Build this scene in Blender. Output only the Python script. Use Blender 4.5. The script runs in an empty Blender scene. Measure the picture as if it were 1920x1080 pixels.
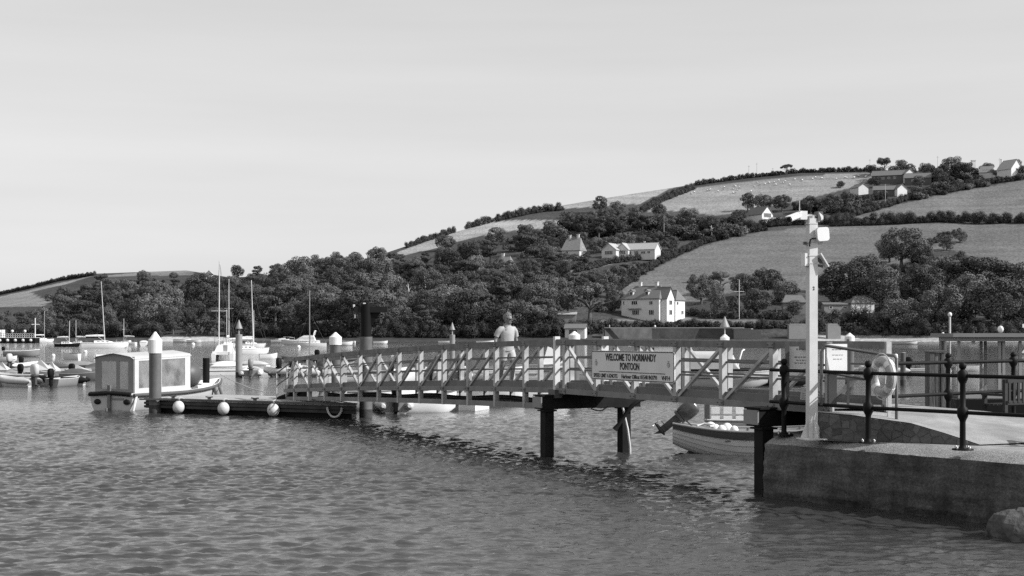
import bpy, math, random
import numpy as np
from math import sin, cos, pi, radians, atan2, hypot
from mathutils import Vector, Matrix

SC = bpy.context.scene
COL = SC.collection

# ------------------------------------------------------------------ camera, sky, sun, exposure
F, HZ, EYE = 2667.0, 623.0, 3.0          # focal length and horizon in photo pixels, eye height above the water
cd = bpy.data.cameras.new("camera"); cam = bpy.data.objects.new("camera", cd); COL.objects.link(cam)
cam.location = (0, 0, EYE); cam.rotation_euler = (radians(90), 0, 0)
cd.sensor_width = 36; cd.lens = 36 * F / 1920; cd.shift_y = (HZ - 540) / 1920
cd.clip_start = 0.1; cd.clip_end = 9000
SC.camera = cam

SUN_AZ = Vector((0.955, -0.295)).normalized()
SUN_EL = radians(36)
S = Vector((SUN_AZ.x * cos(SUN_EL), SUN_AZ.y * cos(SUN_EL), sin(SUN_EL)))
sd = bpy.data.lights.new("sun", 'SUN'); sd.energy = 5.0; sd.angle = radians(0.55); sd.color = (1, 1, 1)
so = bpy.data.objects.new("sun", sd); COL.objects.link(so)
so.rotation_euler = S.to_track_quat('Z', 'Y').to_euler(); so.location = (60, -20, 80)

W = bpy.data.worlds.new("World"); SC.world = W; W.use_nodes = True
nt = W.node_tree; nt.nodes.clear()
sky = nt.nodes.new("ShaderNodeTexSky"); sky.sky_type = 'NISHITA'; sky.sun_disc = False
sky.sun_elevation = SUN_EL; sky.sun_rotation = atan2(SUN_AZ.x, SUN_AZ.y)
sky.air_density = 1.0; sky.dust_density = 1.6; sky.ozone_density = 1.0; sky.altitude = 0
bw = nt.nodes.new("ShaderNodeRGBToBW")                      # black and white film
po = nt.nodes.new("ShaderNodeMath"); po.operation = 'POWER'; po.inputs[1].default_value = 0.42   # thin milky veil evens the sky out
mu = nt.nodes.new("ShaderNodeMath"); mu.operation = 'MULTIPLY'; mu.inputs[1].default_value = 4.25
tc = nt.nodes.new("ShaderNodeTexCoord"); mp = nt.nodes.new("ShaderNodeMapping")
mp.inputs['Rotation'].default_value = (0, radians(9), 0); mp.inputs['Scale'].default_value = (1.2, 1.2, 14)
nz = nt.nodes.new("ShaderNodeTexNoise"); nz.inputs['Scale'].default_value = 1.6; nz.inputs['Detail'].default_value = 5
mr = nt.nodes.new("ShaderNodeMapRange"); mr.inputs['From Min'].default_value = .3; mr.inputs['From Max'].default_value = .7
mr.inputs['To Min'].default_value = .955; mr.inputs['To Max'].default_value = 1.05
m2 = nt.nodes.new("ShaderNodeMath"); m2.operation = 'MULTIPLY'
bg = nt.nodes.new("ShaderNodeBackground"); bg.inputs['Strength'].default_value = 0.10
ow = nt.nodes.new("ShaderNodeOutputWorld")
L = nt.links.new
L(sky.outputs[0], bw.inputs[0]); L(bw.outputs[0], po.inputs[0]); L(po.outputs[0], mu.inputs[0])
L(tc.outputs['Generated'], mp.inputs[0]); L(mp.outputs[0], nz.inputs['Vector']); L(nz.outputs['Fac'], mr.inputs['Value'])
L(mu.outputs[0], m2.inputs[0]); L(mr.outputs[0], m2.inputs[1]); L(m2.outputs[0], bg.inputs['Color']); L(bg.outputs[0], ow.inputs[0])

vs = SC.view_settings; SC.display_settings.display_device = 'sRGB'
vs.view_transform = 'Standard'; vs.look = 'None'; vs.gamma = 1; vs.exposure = 0.0; vs.use_curve_mapping = False
SC.render.engine = 'CYCLES'
SC.cycles.max_bounces = 6; SC.cycles.diffuse_bounces = 2; SC.cycles.glossy_bounces = 3
SC.cycles.transparent_max_bounces = 8; SC.cycles.transmission_bounces = 4
SC.cycles.use_denoising = False
SC.cycles.caustics_reflective = False; SC.cycles.caustics_refractive = False

# ------------------------------------------------------------------ helpers
def at(px, py, Y):
    return Vector(((px - 960) / F * Y, Y, EYE - (py - HZ) / F * Y))
def on(px, py, z=0.0):
    return at(px, py, (EYE - z) * F / (py - HZ))

class MB:
    def __init__(s): s.v, s.f, s.sm = [], [], []
    def add(s, vs_, fs, smooth=False, M=None):
        o = len(s.v)
        s.v += [tuple(M @ Vector(p)) if M is not None else tuple(p) for p in vs_]
        s.f += [tuple(i + o for i in f) for f in fs]; s.sm += [smooth] * len(fs); return s
    def box(s, c, d, rz=0, M=None, tp=1.0):
        x, y, z = d[0] / 2, d[1] / 2, d[2] / 2
        P = [(-x, -y, -z), (x, -y, -z), (x, y, -z), (-x, y, -z), (-x * tp, -y * tp, z), (x * tp, -y * tp, z), (x * tp, y * tp, z), (-x * tp, y * tp, z)]
        T = Matrix.Translation(Vector(c)) @ Matrix.Rotation(rz, 4, 'Z')
        if M is not None: T = M @ T
        return s.add(P, [(0, 3, 2, 1), (4, 5, 6, 7), (0, 1, 5, 4), (1, 2, 6, 5), (2, 3, 7, 6), (3, 0, 4, 7)], False, T)
    def beam(s, p, q, w, h, side=None, M=None):
        p, q = Vector(p), Vector(q); a = (q - p).normalized()
        if side is None:
            side = Vector((0, 0, 1)).cross(a)
            if side.length < 1e-4: side = Vector((1, 0, 0))
        side = Vector(side); side = (side - a * side.dot(a)).normalized(); up = a.cross(side)
        P = []
        for e in (p, q):
            for i, j in ((-1, -1), (1, -1), (1, 1), (-1, 1)): P.append(e + side * (i * w / 2) + up * (j * h / 2))
        return s.add(P, [(3, 2, 1, 0), (4, 5, 6, 7), (0, 1, 5, 4), (1, 2, 6, 5), (2, 3, 7, 6), (3, 0, 4, 7)], False, M)
    def tube(s, pts, r, n=8, closed=False, M=None, caps=True):
        pts = [Vector(p) for p in pts]; m = len(pts); R = r if isinstance(r, (list, tuple)) else [r] * m
        P, fs = [], []; ref = None
        for i, p in enumerate(pts):
            a = (pts[(i + 1) % m] - pts[i - 1]) if closed else (pts[min(i + 1, m - 1)] - pts[max(i - 1, 0)])
            a.normalize()
            if ref is None: ref = Vector((0, 0, 1)) if abs(a.z) < .9 else Vector((1, 0, 0))
            u = (ref - a * ref.dot(a)).normalized(); w = a.cross(u); ref = u
            for k in range(n): P.append(p + (u * cos(2 * pi * k / n) + w * sin(2 * pi * k / n)) * R[i])
        for i in range(m if closed else m - 1):
            j = (i + 1) % m
            for k in range(n): fs.append((i * n + k, i * n + (k + 1) % n, j * n + (k + 1) % n, j * n + k))
        s.add(P, fs, True, M)
        if caps and not closed:
            s.add(P[:n], [tuple(range(n - 1, -1, -1))], False, M); s.add(P[-n:], [tuple(range(n))], False, M)
        return s
    def lathe(s, prof, n=16, c=(0, 0, 0), M=None, smooth=True):
        P, fs = [], []
        for r, z in prof:
            for k in range(n): P.append((c[0] + r * cos(2 * pi * k / n), c[1] + r * sin(2 * pi * k / n), c[2] + z))
        for i in range(len(prof) - 1):
            for k in range(n): fs.append((i * n + k, i * n + (k + 1) % n, (i + 1) * n + (k + 1) % n, (i + 1) * n + k))
        s.add(P, fs, smooth, M)
        s.add(P[:n], [tuple(range(n - 1, -1, -1))], False, M); s.add(P[-n:], [tuple(range(n))], False, M); return s
    def ball(s, c, r, seg=12, rings=8, M=None):
        rx, ry, rz = (r, r, r) if not isinstance(r, (tuple, list)) else r
        P, fs = [], []
        for i in range(rings + 1):
            t = pi * (i / rings) if 0 < i < rings else (1e-3 if i == 0 else pi - 1e-3)
            for k in range(seg):
                a = 2 * pi * k / seg; P.append((c[0] + rx * sin(t) * cos(a), c[1] + ry * sin(t) * sin(a), c[2] + rz * cos(t)))
        for i in range(rings):
            for k in range(seg): fs.append((i * seg + k, (i + 1) * seg + k, (i + 1) * seg + (k + 1) % seg, i * seg + (k + 1) % seg))
        return s.add(P, fs, True, M)
    def prism(s, poly, vec, M=None):
        n = len(poly); vec = Vector(vec); A = [Vector(p) for p in poly]; B = [p + vec for p in A]
        nrm = sum(((A[i] - A[0]).cross(A[i + 1] - A[0]) for i in range(1, n - 1)), Vector())
        fs = [tuple(range(n - 1, -1, -1)), tuple(range(n, 2 * n))] + [(i, (i + 1) % n, n + (i + 1) % n, n + i) for i in range(n)]
        if nrm.dot(vec) < 0: fs = [tuple(reversed(f)) for f in fs]
        return s.add(A + B, fs, False, M)
    def loft(s, rings, smooth=True, M=None, close=False):
        n = len(rings[0]); P = [p for r in rings for p in r]; fs = []
        for i in range(len(rings) - 1):
            for k in range(n if close else n - 1):
                fs.append((i * n + k, i * n + (k + 1) % n, (i + 1) * n + (k + 1) % n, (i + 1) * n + k))
        return s.add(P, fs, smooth, M)
    def mesh(s, name, mat, off=None):
        me = bpy.data.meshes.new(name)
        vv = s.v if off is None else [(x - off[0], y - off[1], z - off[2]) for x, y, z in s.v]
        me.from_pydata(vv, [], s.f); me.polygons.foreach_set("use_smooth", s.sm)
        if mat: me.materials.append(mat)
        me.update(); return me
    def build(s, name, mat, parent=None, loc=None, world=False):
        off = None
        if world and parent is not None:
            r = parent.parent or parent; off = r.location
        o = bpy.data.objects.new(name, s.mesh(name, mat, off)); COL.objects.link(o)
        if parent is not None: o.parent = parent
        if loc is not None: o.location = loc
        return o

def tag(o, label=None, cat=None, group=None, kind=None):
    if label: o['label'] = label
    if cat: o['category'] = cat
    if group: o['group'] = group
    if kind: o['kind'] = kind
    return o
def thing(name, label, cat, loc=(0, 0, 0), rz=0, group=None):
    o = bpy.data.objects.new(name, None); o.empty_display_size = .2; COL.objects.link(o)
    o.location = loc; o.rotation_euler = (0, 0, rz); return tag(o, label, cat, group)
def child(name, me, parent, loc=(0, 0, 0), rot=(0, 0, 0)):
    o = bpy.data.objects.new(name, me); COL.objects.link(o); o.parent = parent; o.location = loc; o.rotation_euler = rot; return o
KIDS = {}
def copy_tree(o, parent=None):
    c = o.copy(); COL.objects.link(c); c.parent = parent
    if parent is not None: c.matrix_parent_inverse = o.matrix_parent_inverse
    for ch in list(o.children): copy_tree(ch, c)
    return c

_m = {}
def mat(name, val, rough=.6, var=.12, scale=2.0, bump=0., bscale=20., metal=0., rnd=0., spec=.5, detail=5, stretch=None, stain=0., stainscale=.6):
    if name in _m: return _m[name]
    m = bpy.data.materials.new(name); m.use_nodes = True; t = m.node_tree; l = t.links.new
    b = t.nodes['Principled BSDF']; b.inputs['Roughness'].default_value = rough; b.inputs['Metallic'].default_value = metal
    b.inputs['Specular IOR Level'].default_value = spec
    c = t.nodes.new("ShaderNodeTexCoord"); vec = c.outputs['Object']
    if stretch:
        g = t.nodes.new("ShaderNodeMapping"); g.inputs['Scale'].default_value = stretch; l(vec, g.inputs[0]); vec = g.outputs[0]
    n = t.nodes.new("ShaderNodeTexNoise"); n.inputs['Scale'].default_value = scale; n.inputs['Detail'].default_value = detail
    l(vec, n.inputs['Vector'])
    r = t.nodes.new("ShaderNodeMapRange"); r.inputs['From Min'].default_value = .28; r.inputs['From Max'].default_value = .72
    r.inputs['To Min'].default_value = val * (1 - var); r.inputs['To Max'].default_value = val * (1 + var)
    l(n.outputs['Fac'], r.inputs['Value']); out = r.outputs[0]
    if stain:
        n2 = t.nodes.new("ShaderNodeTexNoise"); n2.inputs['Scale'].default_value = stainscale; n2.inputs['Detail'].default_value = 8; n2.inputs['Roughness'].default_value = .65
        l(c.outputs['Object'], n2.inputs['Vector'])
        r2 = t.nodes.new("ShaderNodeMapRange"); r2.inputs['From Min'].default_value = .42; r2.inputs['From Max'].default_value = .62
        r2.inputs['To Min'].default_value = 1; r2.inputs['To Max'].default_value = 1 - stain; l(n2.outputs['Fac'], r2.inputs['Value'])
        q = t.nodes.new("ShaderNodeMath"); q.operation = 'MULTIPLY'; l(out, q.inputs[0]); l(r2.outputs[0], q.inputs[1]); out = q.outputs[0]
    if rnd:
        oi = t.nodes.new("ShaderNodeObjectInfo"); r3 = t.nodes.new("ShaderNodeMapRange")
        r3.inputs['To Min'].default_value = 1 - rnd; r3.inputs['To Max'].default_value = 1 + rnd; l(oi.outputs['Random'], r3.inputs['Value'])
        q = t.nodes.new("ShaderNodeMath"); q.operation = 'MULTIPLY'; l(out, q.inputs[0]); l(r3.outputs[0], q.inputs[1]); out = q.outputs[0]
    l(out, b.inputs['Base Color'])
    if bump:
        n3 = t.nodes.new("ShaderNodeTexNoise"); n3.inputs['Scale'].default_value = bscale; n3.inputs['Detail'].default_value = 6; l(vec, n3.inputs['Vector'])
        bp = t.nodes.new("ShaderNodeBump"); bp.inputs['Strength'].default_value = 1; bp.inputs['Distance'].default_value = bump
        l(n3.outputs['Fac'], bp.inputs['Height']); l(bp.outputs[0], b.inputs['Normal'])
    _m[name] = m; return m
def glass_mat(name, tint=.75, rough=.08, mix=.55, val=.5):
    """clear plastic or glass that is partly see-through and partly milky"""
    if name in _m: return _m[name]
    m = bpy.data.materials.new(name); m.use_nodes = True; t = m.node_tree; l = t.links.new
    b = t.nodes['Principled BSDF']; b.inputs['Base Color'].default_value = (val, val, val, 1); b.inputs['Roughness'].default_value = rough
    tr = t.nodes.new("ShaderNodeBsdfTransparent"); tr.inputs[0].default_value = (tint, tint, tint, 1)
    mx = t.nodes.new("ShaderNodeMixShader"); n = t.nodes.new("ShaderNodeTexNoise"); n.inputs['Scale'].default_value = 1.8
    c = t.nodes.new("ShaderNodeTexCoord"); l(c.outputs['Object'], n.inputs['Vector'])
    r = t.nodes.new("ShaderNodeMapRange"); r.inputs['From Min'].default_value = .35; r.inputs['From Max'].default_value = .65
    r.inputs['To Min'].default_value = max(0, mix - .12); r.inputs['To Max'].default_value = min(1, mix + .12); l(n.outputs['Fac'], r.inputs['Value'])
    l(r.outputs[0], mx.inputs[0]); l(tr.outputs[0], mx.inputs[1]); l(b.outputs[0], mx.inputs[2])
    l(mx.outputs[0], t.nodes['Material Output'].inputs['Surface']); _m[name] = m; return m
def inpoly(x, y, P):
    c = False; j = len(P) - 1
    for i in range(len(P)):
        if (P[i][1] > y) != (P[j][1] > y) and x < (P[j][0] - P[i][0]) * (y - P[i][1]) / (P[j][1] - P[i][1]) + P[i][0]: c = not c
        j = i
    return c
# ------------------------------------------------------------------ water
def make_water():
    rng = np.random.default_rng(3)
    x = np.arange(-30, 30.01, .085); y = np.concatenate([np.arange(11, 32, .062), np.arange(32, 64.05, .115)]); X, Y = np.meshgrid(x, y)
    Z = np.zeros_like(X)
    for i in range(90):
        big = i > 76
        lam = (.8 + 1.3 * rng.random()) if big else .17 * (.62 / .17) ** rng.random(); k = 2 * pi / lam
        a = rng.normal(-.15, .55); dx, dy = sin(a), cos(a)
        ph = k * (X * dx + Y * dy) + rng.random() * 6.28
        amp = (.0012 if big else .0050 * lam ** .80) * (.6 + .8 * rng.random())
        Z += amp * (np.sin(ph) + .3 * np.cos(2 * ph) * -1)
    # gusts: calm and ruffled patches
    G = np.zeros_like(X)
    for i in range(9):
        kx, ky = rng.normal(0, .22), rng.normal(0, .16); G += np.sin(kx * X + ky * Y + rng.random() * 6.28)
    Z *= np.clip(.95 + .16 * G / 2, .55, 1.4)
    e = np.minimum.reduce([(X + 30) / 3, (30 - X) / 3, (Y - 11) / 2, (64 - Y) / 20]); Z *= np.clip(e, 0, 1)
    ny, nx = X.shape; V = np.stack([X, Y, Z], -1).reshape(-1, 3)
    idx = np.arange(ny * nx).reshape(ny, nx)
    Q = np.stack([idx[:-1, :-1], idx[:-1, 1:], idx[1:, 1:], idx[1:, :-1]], -1).reshape(-1, 4)
    x0, x1, y0, y1 = x[0], x[-1], y[0], y[-1]
    B = 2600
    ov = np.array([(-B, -400, 0), (B, -400, 0), (B, y0, 0), (x1, y0, 0), (x0, y0, 0), (-B, y0, 0), (B, y1, 0), (x1, y1, 0), (x0, y1, 0), (-B, y1, 0), (B, 2600, 0), (-B, 2600, 0)], float)
    n0 = len(V); V = np.vstack([V, ov])
    oq = np.array([(0, 1, 2, 5), (5, 4, 8, 9), (3, 2, 6, 7), (9, 6, 10, 11)]) + n0
    Q = np.vstack([Q, oq])
    me = bpy.data.meshes.new("water"); me.vertices.add(len(V)); me.vertices.foreach_set("co", V.ravel())
    me.loops.add(Q.size); me.loops.foreach_set("vertex_index", Q.ravel().astype(np.int32))
    me.polygons.add(len(Q)); me.polygons.foreach_set("loop_start", np.arange(0, Q.size, 4, dtype=np.int32))
    me.polygons.foreach_set("use_smooth", np.ones(len(Q), bool)); me.update(calc_edges=True)
    m = bpy.data.materials.new("sea_water"); m.use_nodes = True; t = m.node_tree; l = t.links.new
    b = t.nodes['Principled BSDF']; b.inputs['Base Color'].default_value = (.045, .045, .045, 1)
    b.inputs['Roughness'].default_value = .045; b.inputs['IOR'].default_value = 1.33
    g = t.nodes.new("ShaderNodeNewGeometry")
    def noise(sc, s, d):
        mpn = t.nodes.new("ShaderNodeMapping"); mpn.inputs['Scale'].default_value = sc; l(g.outputs['Position'], mpn.inputs[0])
        n = t.nodes.new("ShaderNodeTexNoise"); n.inputs['Scale'].default_value = s; n.inputs['Detail'].default_value = d; n.inputs['Roughness'].default_value = .6
        l(mpn.outputs[0], n.inputs['Vector']); return n.outputs['Fac']
    f1 = noise((.55, 1.0, 1), 6.5, 5); f2 = noise((.4, .5, 1), 1.0, 6); f3 = noise((.010, .05, 1), 1.0, 5)
    sep = t.nodes.new("ShaderNodeSeparateXYZ"); l(g.outputs['Position'], sep.inputs[0])
    far = t.nodes.new("ShaderNodeMapRange"); far.inputs['From Min'].default_value = 36; far.inputs['From Max'].default_value = 62
    far.inputs['To Min'].default_value = .012; far.inputs['To Max'].default_value = .17; l(sep.outputs['Y'], far.inputs['Value'])
    gust = t.nodes.new("ShaderNodeMapRange"); gust.inputs['From Min'].default_value = .3; gust.inputs['From Max'].default_value = .7
    gust.inputs['To Min'].default_value = .35; gust.inputs['To Max'].default_value = 1.6; l(f3, gust.inputs['Value'])
    fm = t.nodes.new("ShaderNodeMath"); fm.operation = 'MULTIPLY'; l(far.outputs[0], fm.inputs[0]); l(gust.outputs[0], fm.inputs[1])
    b1 = t.nodes.new("ShaderNodeBump"); b1.inputs['Strength'].default_value = 1; b1.inputs['Distance'].default_value = .022; l(f1, b1.inputs['Height'])
    b2 = t.nodes.new("ShaderNodeBump"); b2.inputs['Strength'].default_value = 1; l(fm.outputs[0], b2.inputs['Distance']); l(f2, b2.inputs['Height'])
    l(b1.outputs[0], b2.inputs['Normal']); l(b2.outputs[0], b.inputs['Normal'])
    me.materials.append(m)
    o = bpy.data.objects.new("water", me); COL.objects.link(o); tag(o, kind='structure', label='rippled grey estuary water', cat='water')
    bed = MB().add([(-2600, -400, -6), (2600, -400, -6), (2600, 2600, -6), (-2600, 2600, -6)], [(0, 1, 2, 3)]).build("seabed", mat("mud", .08, .9)); tag(bed, kind='structure', label='muddy sea bed under the water', cat='seabed')
make_water()

# ------------------------------------------------------------------ hill across the water
SKX = [-1200, -700, -300, 0, 60, 110, 180, 350, 430, 500, 600, 700, 760, 850, 920, 1020, 1150, 1300, 1420, 1500, 1640, 1760, 1830, 1920, 2200, 2700, 3200]
SKY_ = [612, 600, 580, 547, 534, 521, 513, 507, 520, 518, 500, 482, 462, 436, 417, 391, 369, 346, 331, 323, 320, 320, 325, 322, 300, 330, 380]
SKD = [1200, 1200, 1150, 1050, 1020, 1000, 950, 900, 720, 650, 660, 720, 760, 800, 820, 860, 900, 950, 960, 960, 950, 930, 920, 900, 900, 900, 900]
def sky_py(px): return np.interp(px, SKX, SKY_)
def sky_d(px): return np.interp(px, SKX, SKD)
def shore_d(px): return 462 + 8 * np.sin(np.asarray(px) / 170.0) + 5 * np.sin(np.asarray(px) / 61.0)
PB = 633.0
def bank(px):
    Yb = shore_d(px) + 14; return Yb
def land(px, py):
    """point of the hillside that is seen at this place of the photograph"""
    ps = float(sky_py(px)); vn = min(max((PB - py) / (PB - ps), 0), 1)
    Y = float(bank(px)) + (float(sky_d(px)) - float(bank(px))) * vn ** 1.35
    return at(px, PB + (ps - PB) * vn, Y)
FIELDS = {
 'A': (.16, [(1560, 418), (1620, 398), (1700, 380), (1760, 366), (1830, 353), (1920, 337), (2400, 318), (2400, 414), (1920, 410), (1740, 407), (1680, 414)]),
 'B': (.145, [(1150, 550), (1200, 517), (1250, 492), (1310, 464), (1380, 443), (1440, 433), (1560, 422), (1700, 420), (1760, 418), (1920, 420), (2400, 418), (2400, 520), (1920, 500), (1830, 487), (1790, 470), (1720, 470), (1690, 500), (1600, 520), (1560, 545), (1500, 545), (1420, 535), (1330, 560), (1280, 575)]),
 'C': (.25, [(1202, 397), (1240, 377), (1300, 354), (1400, 339), (1500, 329), (1642, 325), (1632, 340), (1580, 356), (1530, 368), (1480, 380), (1400, 395), (1340, 405), (1280, 395)]),
 'D': (.33, [(696, 495), (760, 467), (840, 437), (900, 420), (960, 413), (1052, 413), (1040, 426), (960, 432), (880, 447), (820, 465), (760, 478), (720, 490)]),
 'E': (.30, [(1000, 395), (1100, 374), (1265, 350), (1230, 367), (1200, 382), (1120, 387), (1060, 391)]),
 'F': (.24, [(-700, 615), (-300, 585), (0, 556), (60, 543), (110, 531), (175, 517), (120, 534), (58, 548), (80, 560), (100, 566), (80, 574), (0, 576), (-300, 608), (-700, 622)]),
 'F2': (.25, [(-700, 595), (-300, 572), (0, 540), (90, 518), (120, 518), (60, 536), (0, 551), (-300, 582), (-700, 605)]),
 'G': (.2, [(165, 519), (250, 512), (362, 500), (362, 516), (280, 517), (200, 519)]),
 'K': (.17, [(1050, 512), (1100, 496), (1160, 484), (1170, 490), (1110, 505), (1070, 516)]),
 'N': (.17, [(1110, 604), (1180, 596), (1300, 594), (1420, 600), (1420, 606), (1180, 602)]),
}
def infield(px, py): return any(inpoly(px, py, P) for k, (v, P) in FIELDS.items())
def make_hill():
    pxs = np.concatenate([np.arange(-1200, -60, 30), np.arange(-60, 2000, 6), np.arange(2000, 3201, 30)])
    rows = np.linspace(0, 1, 110)
    V, T = [], []
    rn = random.Random(4)
    for px in pxs:
        ys = float(shore_d(px)); ps = float(sky_py(px))
        col = [((px - 960) / F * (ys - 25), ys - 25, -2.2), ((px - 960) / F * ys, ys, 0.0)]
        tone = [.2, .42 if (px > 1520 or 290 < px < 440) else .07]
        for vn in rows:
            Y = float(bank(px)) + (float(sky_d(px)) - float(bank(px))) * vn ** 1.35
            py = PB + (ps - PB) * vn; p = at(px, py, Y); col.append(tuple(p))
            tv = .07
            for k, (v, P) in FIELDS.items():
                if inpoly(px, py, P): tv = v
            if vn < .012: tv = .42 if (px > 1520 or 290 < px < 440) else .14 if 440 < px < 640 else .05
            tone.append(tv)
        p = Vector(col[-1])
        for a, bz in ((1.06, .99), (1.18, .9), (1.5, .45), (2.0, -.05)):
            col.append((p.x * a, p.y * a, p.z * bz)); tone.append(.2)
        V += col; T += tone
    n = len(rows) + 6; m = len(pxs)
    idx = np.arange(n * m).reshape(m, n)
    Q = np.stack([idx[:-1, :-1], idx[1:, :-1], idx[1:, 1:], idx[:-1, 1:]], -1).reshape(-1, 4)
    me = bpy.data.meshes.new("hillside"); me.from_pydata(V, [], Q.tolist())
    me.polygons.foreach_set("use_smooth", np.ones(len(Q), bool))
    at_ = me.attributes.new("tone", 'FLOAT', 'POINT'); at_.data.foreach_set("value", np.array(T, dtype=np.float32)); me.update()
    mt = bpy.data.materials.new("grass_and_scrub"); mt.use_nodes = True; t = mt.node_tree; l = t.links.new
    b = t.nodes['Principled BSDF']; b.inputs['Roughness'].default_value = .95; b.inputs['Specular IOR Level'].default_value = .1
    a = t.nodes.new("ShaderNodeAttribute"); a.attribute_name = "tone"
    g = t.nodes.new("ShaderNodeNewGeometry")
    out = a.outputs['Fac']
    mpf = t.nodes.new("ShaderNodeMapping"); mpf.inputs['Scale'].default_value = (.006, .006, .5); l(g.outputs['Position'], mpf.inputs[0])
    for sc, d, lo, hi in ((-1, 5, .86, 1.14), (.05, 4, .86, 1.14), (.6, 4, .72, 1.28), (.012, 3, .9, 1.1)):
        nn = t.nodes.new("ShaderNodeTexNoise"); nn.inputs['Scale'].default_value = abs(sc); nn.inputs['Detail'].default_value = d; l(mpf.outputs[0] if sc < 0 else g.outputs['Position'], nn.inputs['Vector'])
        r = t.nodes.new("ShaderNodeMapRange"); r.inputs['From Min'].default_value = .3; r.inputs['From Max'].default_value = .7
        r.inputs['To Min'].default_value = lo; r.inputs['To Max'].default_value = hi; l(nn.outputs['Fac'], r.inputs['Value'])
        q = t.nodes.new("ShaderNodeMath"); q.operation = 'MULTIPLY'; l(out, q.inputs[0]); l(r.outputs[0], q.inputs[1]); out = q.outputs[0]
    l(out, b.inputs['Base Color'])
    nn = t.nodes.new("ShaderNodeTexNoise"); nn.inputs['Scale'].default_value = .9; nn.inputs['Detail'].default_value = 5; l(g.outputs['Position'], nn.inputs['Vector'])
    bp = t.nodes.new("ShaderNodeBump"); bp.inputs['Distance'].default_value = .5; l(nn.outputs['Fac'], bp.inputs['Height']); l(bp.outputs[0], b.inputs['Normal'])
    me.materials.append(mt)
    o = bpy.data.objects.new("hillside", me); COL.objects.link(o); tag(o, kind='structure', label='hillside of grass fields and scrub across the water', cat='hill')
make_hill()

# ------------------------------------------------------------------ trees, shrubs, hedges
LEAF = {'broad': mat("leaf_broad", .098, .8, .35, .5, rnd=.45, spec=.25), 'pine': mat("leaf_pine", .068, .85, .35, .6, rnd=.25, spec=.2),
        'pale': mat("leaf_pale", .14, .8, .3, .5, rnd=.25, spec=.25), 'hedge': mat("leaf_hedge", .056, .85, .45, .35, spec=.2, rnd=.2)}
BARK = mat("bark", .10, .9, .3, 3)
def leaf_mesh(name, lobes, size, dens, mt, rs, jit=.30, zmin=-9, flat=1.0, core=0):
    rng = np.random.default_rng(rs); Lb = np.array(lobes); P, N = [], []
    for i, (cx, cy, cz, r) in enumerate(Lb):
        k = max(8, int(dens * r * r)); d = rng.normal(size=(k, 3)); d /= np.linalg.norm(d, axis=1)[:, None]
        p = np.array([cx, cy, cz]) + d * r * rng.uniform(.78, 1.06, (k, 1)) * np.array([1, 1, flat])
        keep = p[:, 2] > zmin
        D = np.linalg.norm((p[:, None, :] - Lb[None, :, :3]) / np.array([1, 1, flat]), axis=2) < Lb[None, :, 3] * .74
        D[:, i] = False; keep &= ~D.any(1)
        P.append(p[keep]); N.append(d[keep])
    big = np.ones(sum(map(len, P)))
    if core:
        for i, (cx, cy, cz, r) in enumerate(Lb):
            k = max(6, int(core * r * r)); d = rng.normal(size=(k, 3)); d /= np.linalg.norm(d, axis=1)[:, None]
            P.append(np.array([cx, cy, cz]) + d * r * .62); N.append(d); big = np.concatenate([big, np.full(k, 2.3)])
    P = np.vstack(P); N = np.vstack(N); n = len(P)
    N = N + rng.normal(size=(n, 3)) * jit; N /= np.linalg.norm(N, axis=1)[:, None]
    U = np.cross(N, rng.normal(size=(n, 3))); U /= np.linalg.norm(U, axis=1)[:, None]; Vv = np.cross(N, U)
    s = size * rng.uniform(.6, 1.35, (n, 1)) * big[:, None]; s2 = s * rng.uniform(.45, .9, (n, 1))
    q = np.stack([P - U * s, P - Vv * s2 + N * s * .15, P + U * s, P + Vv * s2 + N * s * .15], 1).reshape(-1, 3)
    me = bpy.data.meshes.new(name); me.vertices.add(n * 4); me.vertices.foreach_set("co", q.ravel())
    me.loops.add(n * 4); me.loops.foreach_set("vertex_index", np.arange(n * 4, dtype=np.int32))
    me.polygons.add(n); me.polygons.foreach_set("loop_start", np.arange(0, n * 4, 4, dtype=np.int32)); me.update(calc_edges=True)
    me.materials.append(mt); return me
def trunk_mesh(seed, h, r, limbs=5, lean=.0, spread=2.4):
    rn = random.Random(seed); b = MB(); top = Vector((lean * h * .3, 0, h))
    b.tube([(0, 0, -.6), (lean * h * .1, 0, h * .4), top], [r * 1.25, r * .8, r * .4], 7)
    for i in range(limbs):
        a = 2 * pi * (i + rn.random() * .6) / limbs; z0 = h * rn.uniform(.35, .8)
        p0 = Vector((lean * z0 * .3, 0, z0)); e = p0 + Vector((cos(a) * spread, sin(a) * spread, rn.uniform(1.2, 2.6)))
        b.tube([p0, p0.lerp(e, .5) + Vector((0, 0, .35)), e], [r * .45, r * .3, r * .12], 5)
    return b.mesh("trunk", BARK)
CROWNS = {'broad': [], 'pine': [], 'pale': [], 'spreading': []}
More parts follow.
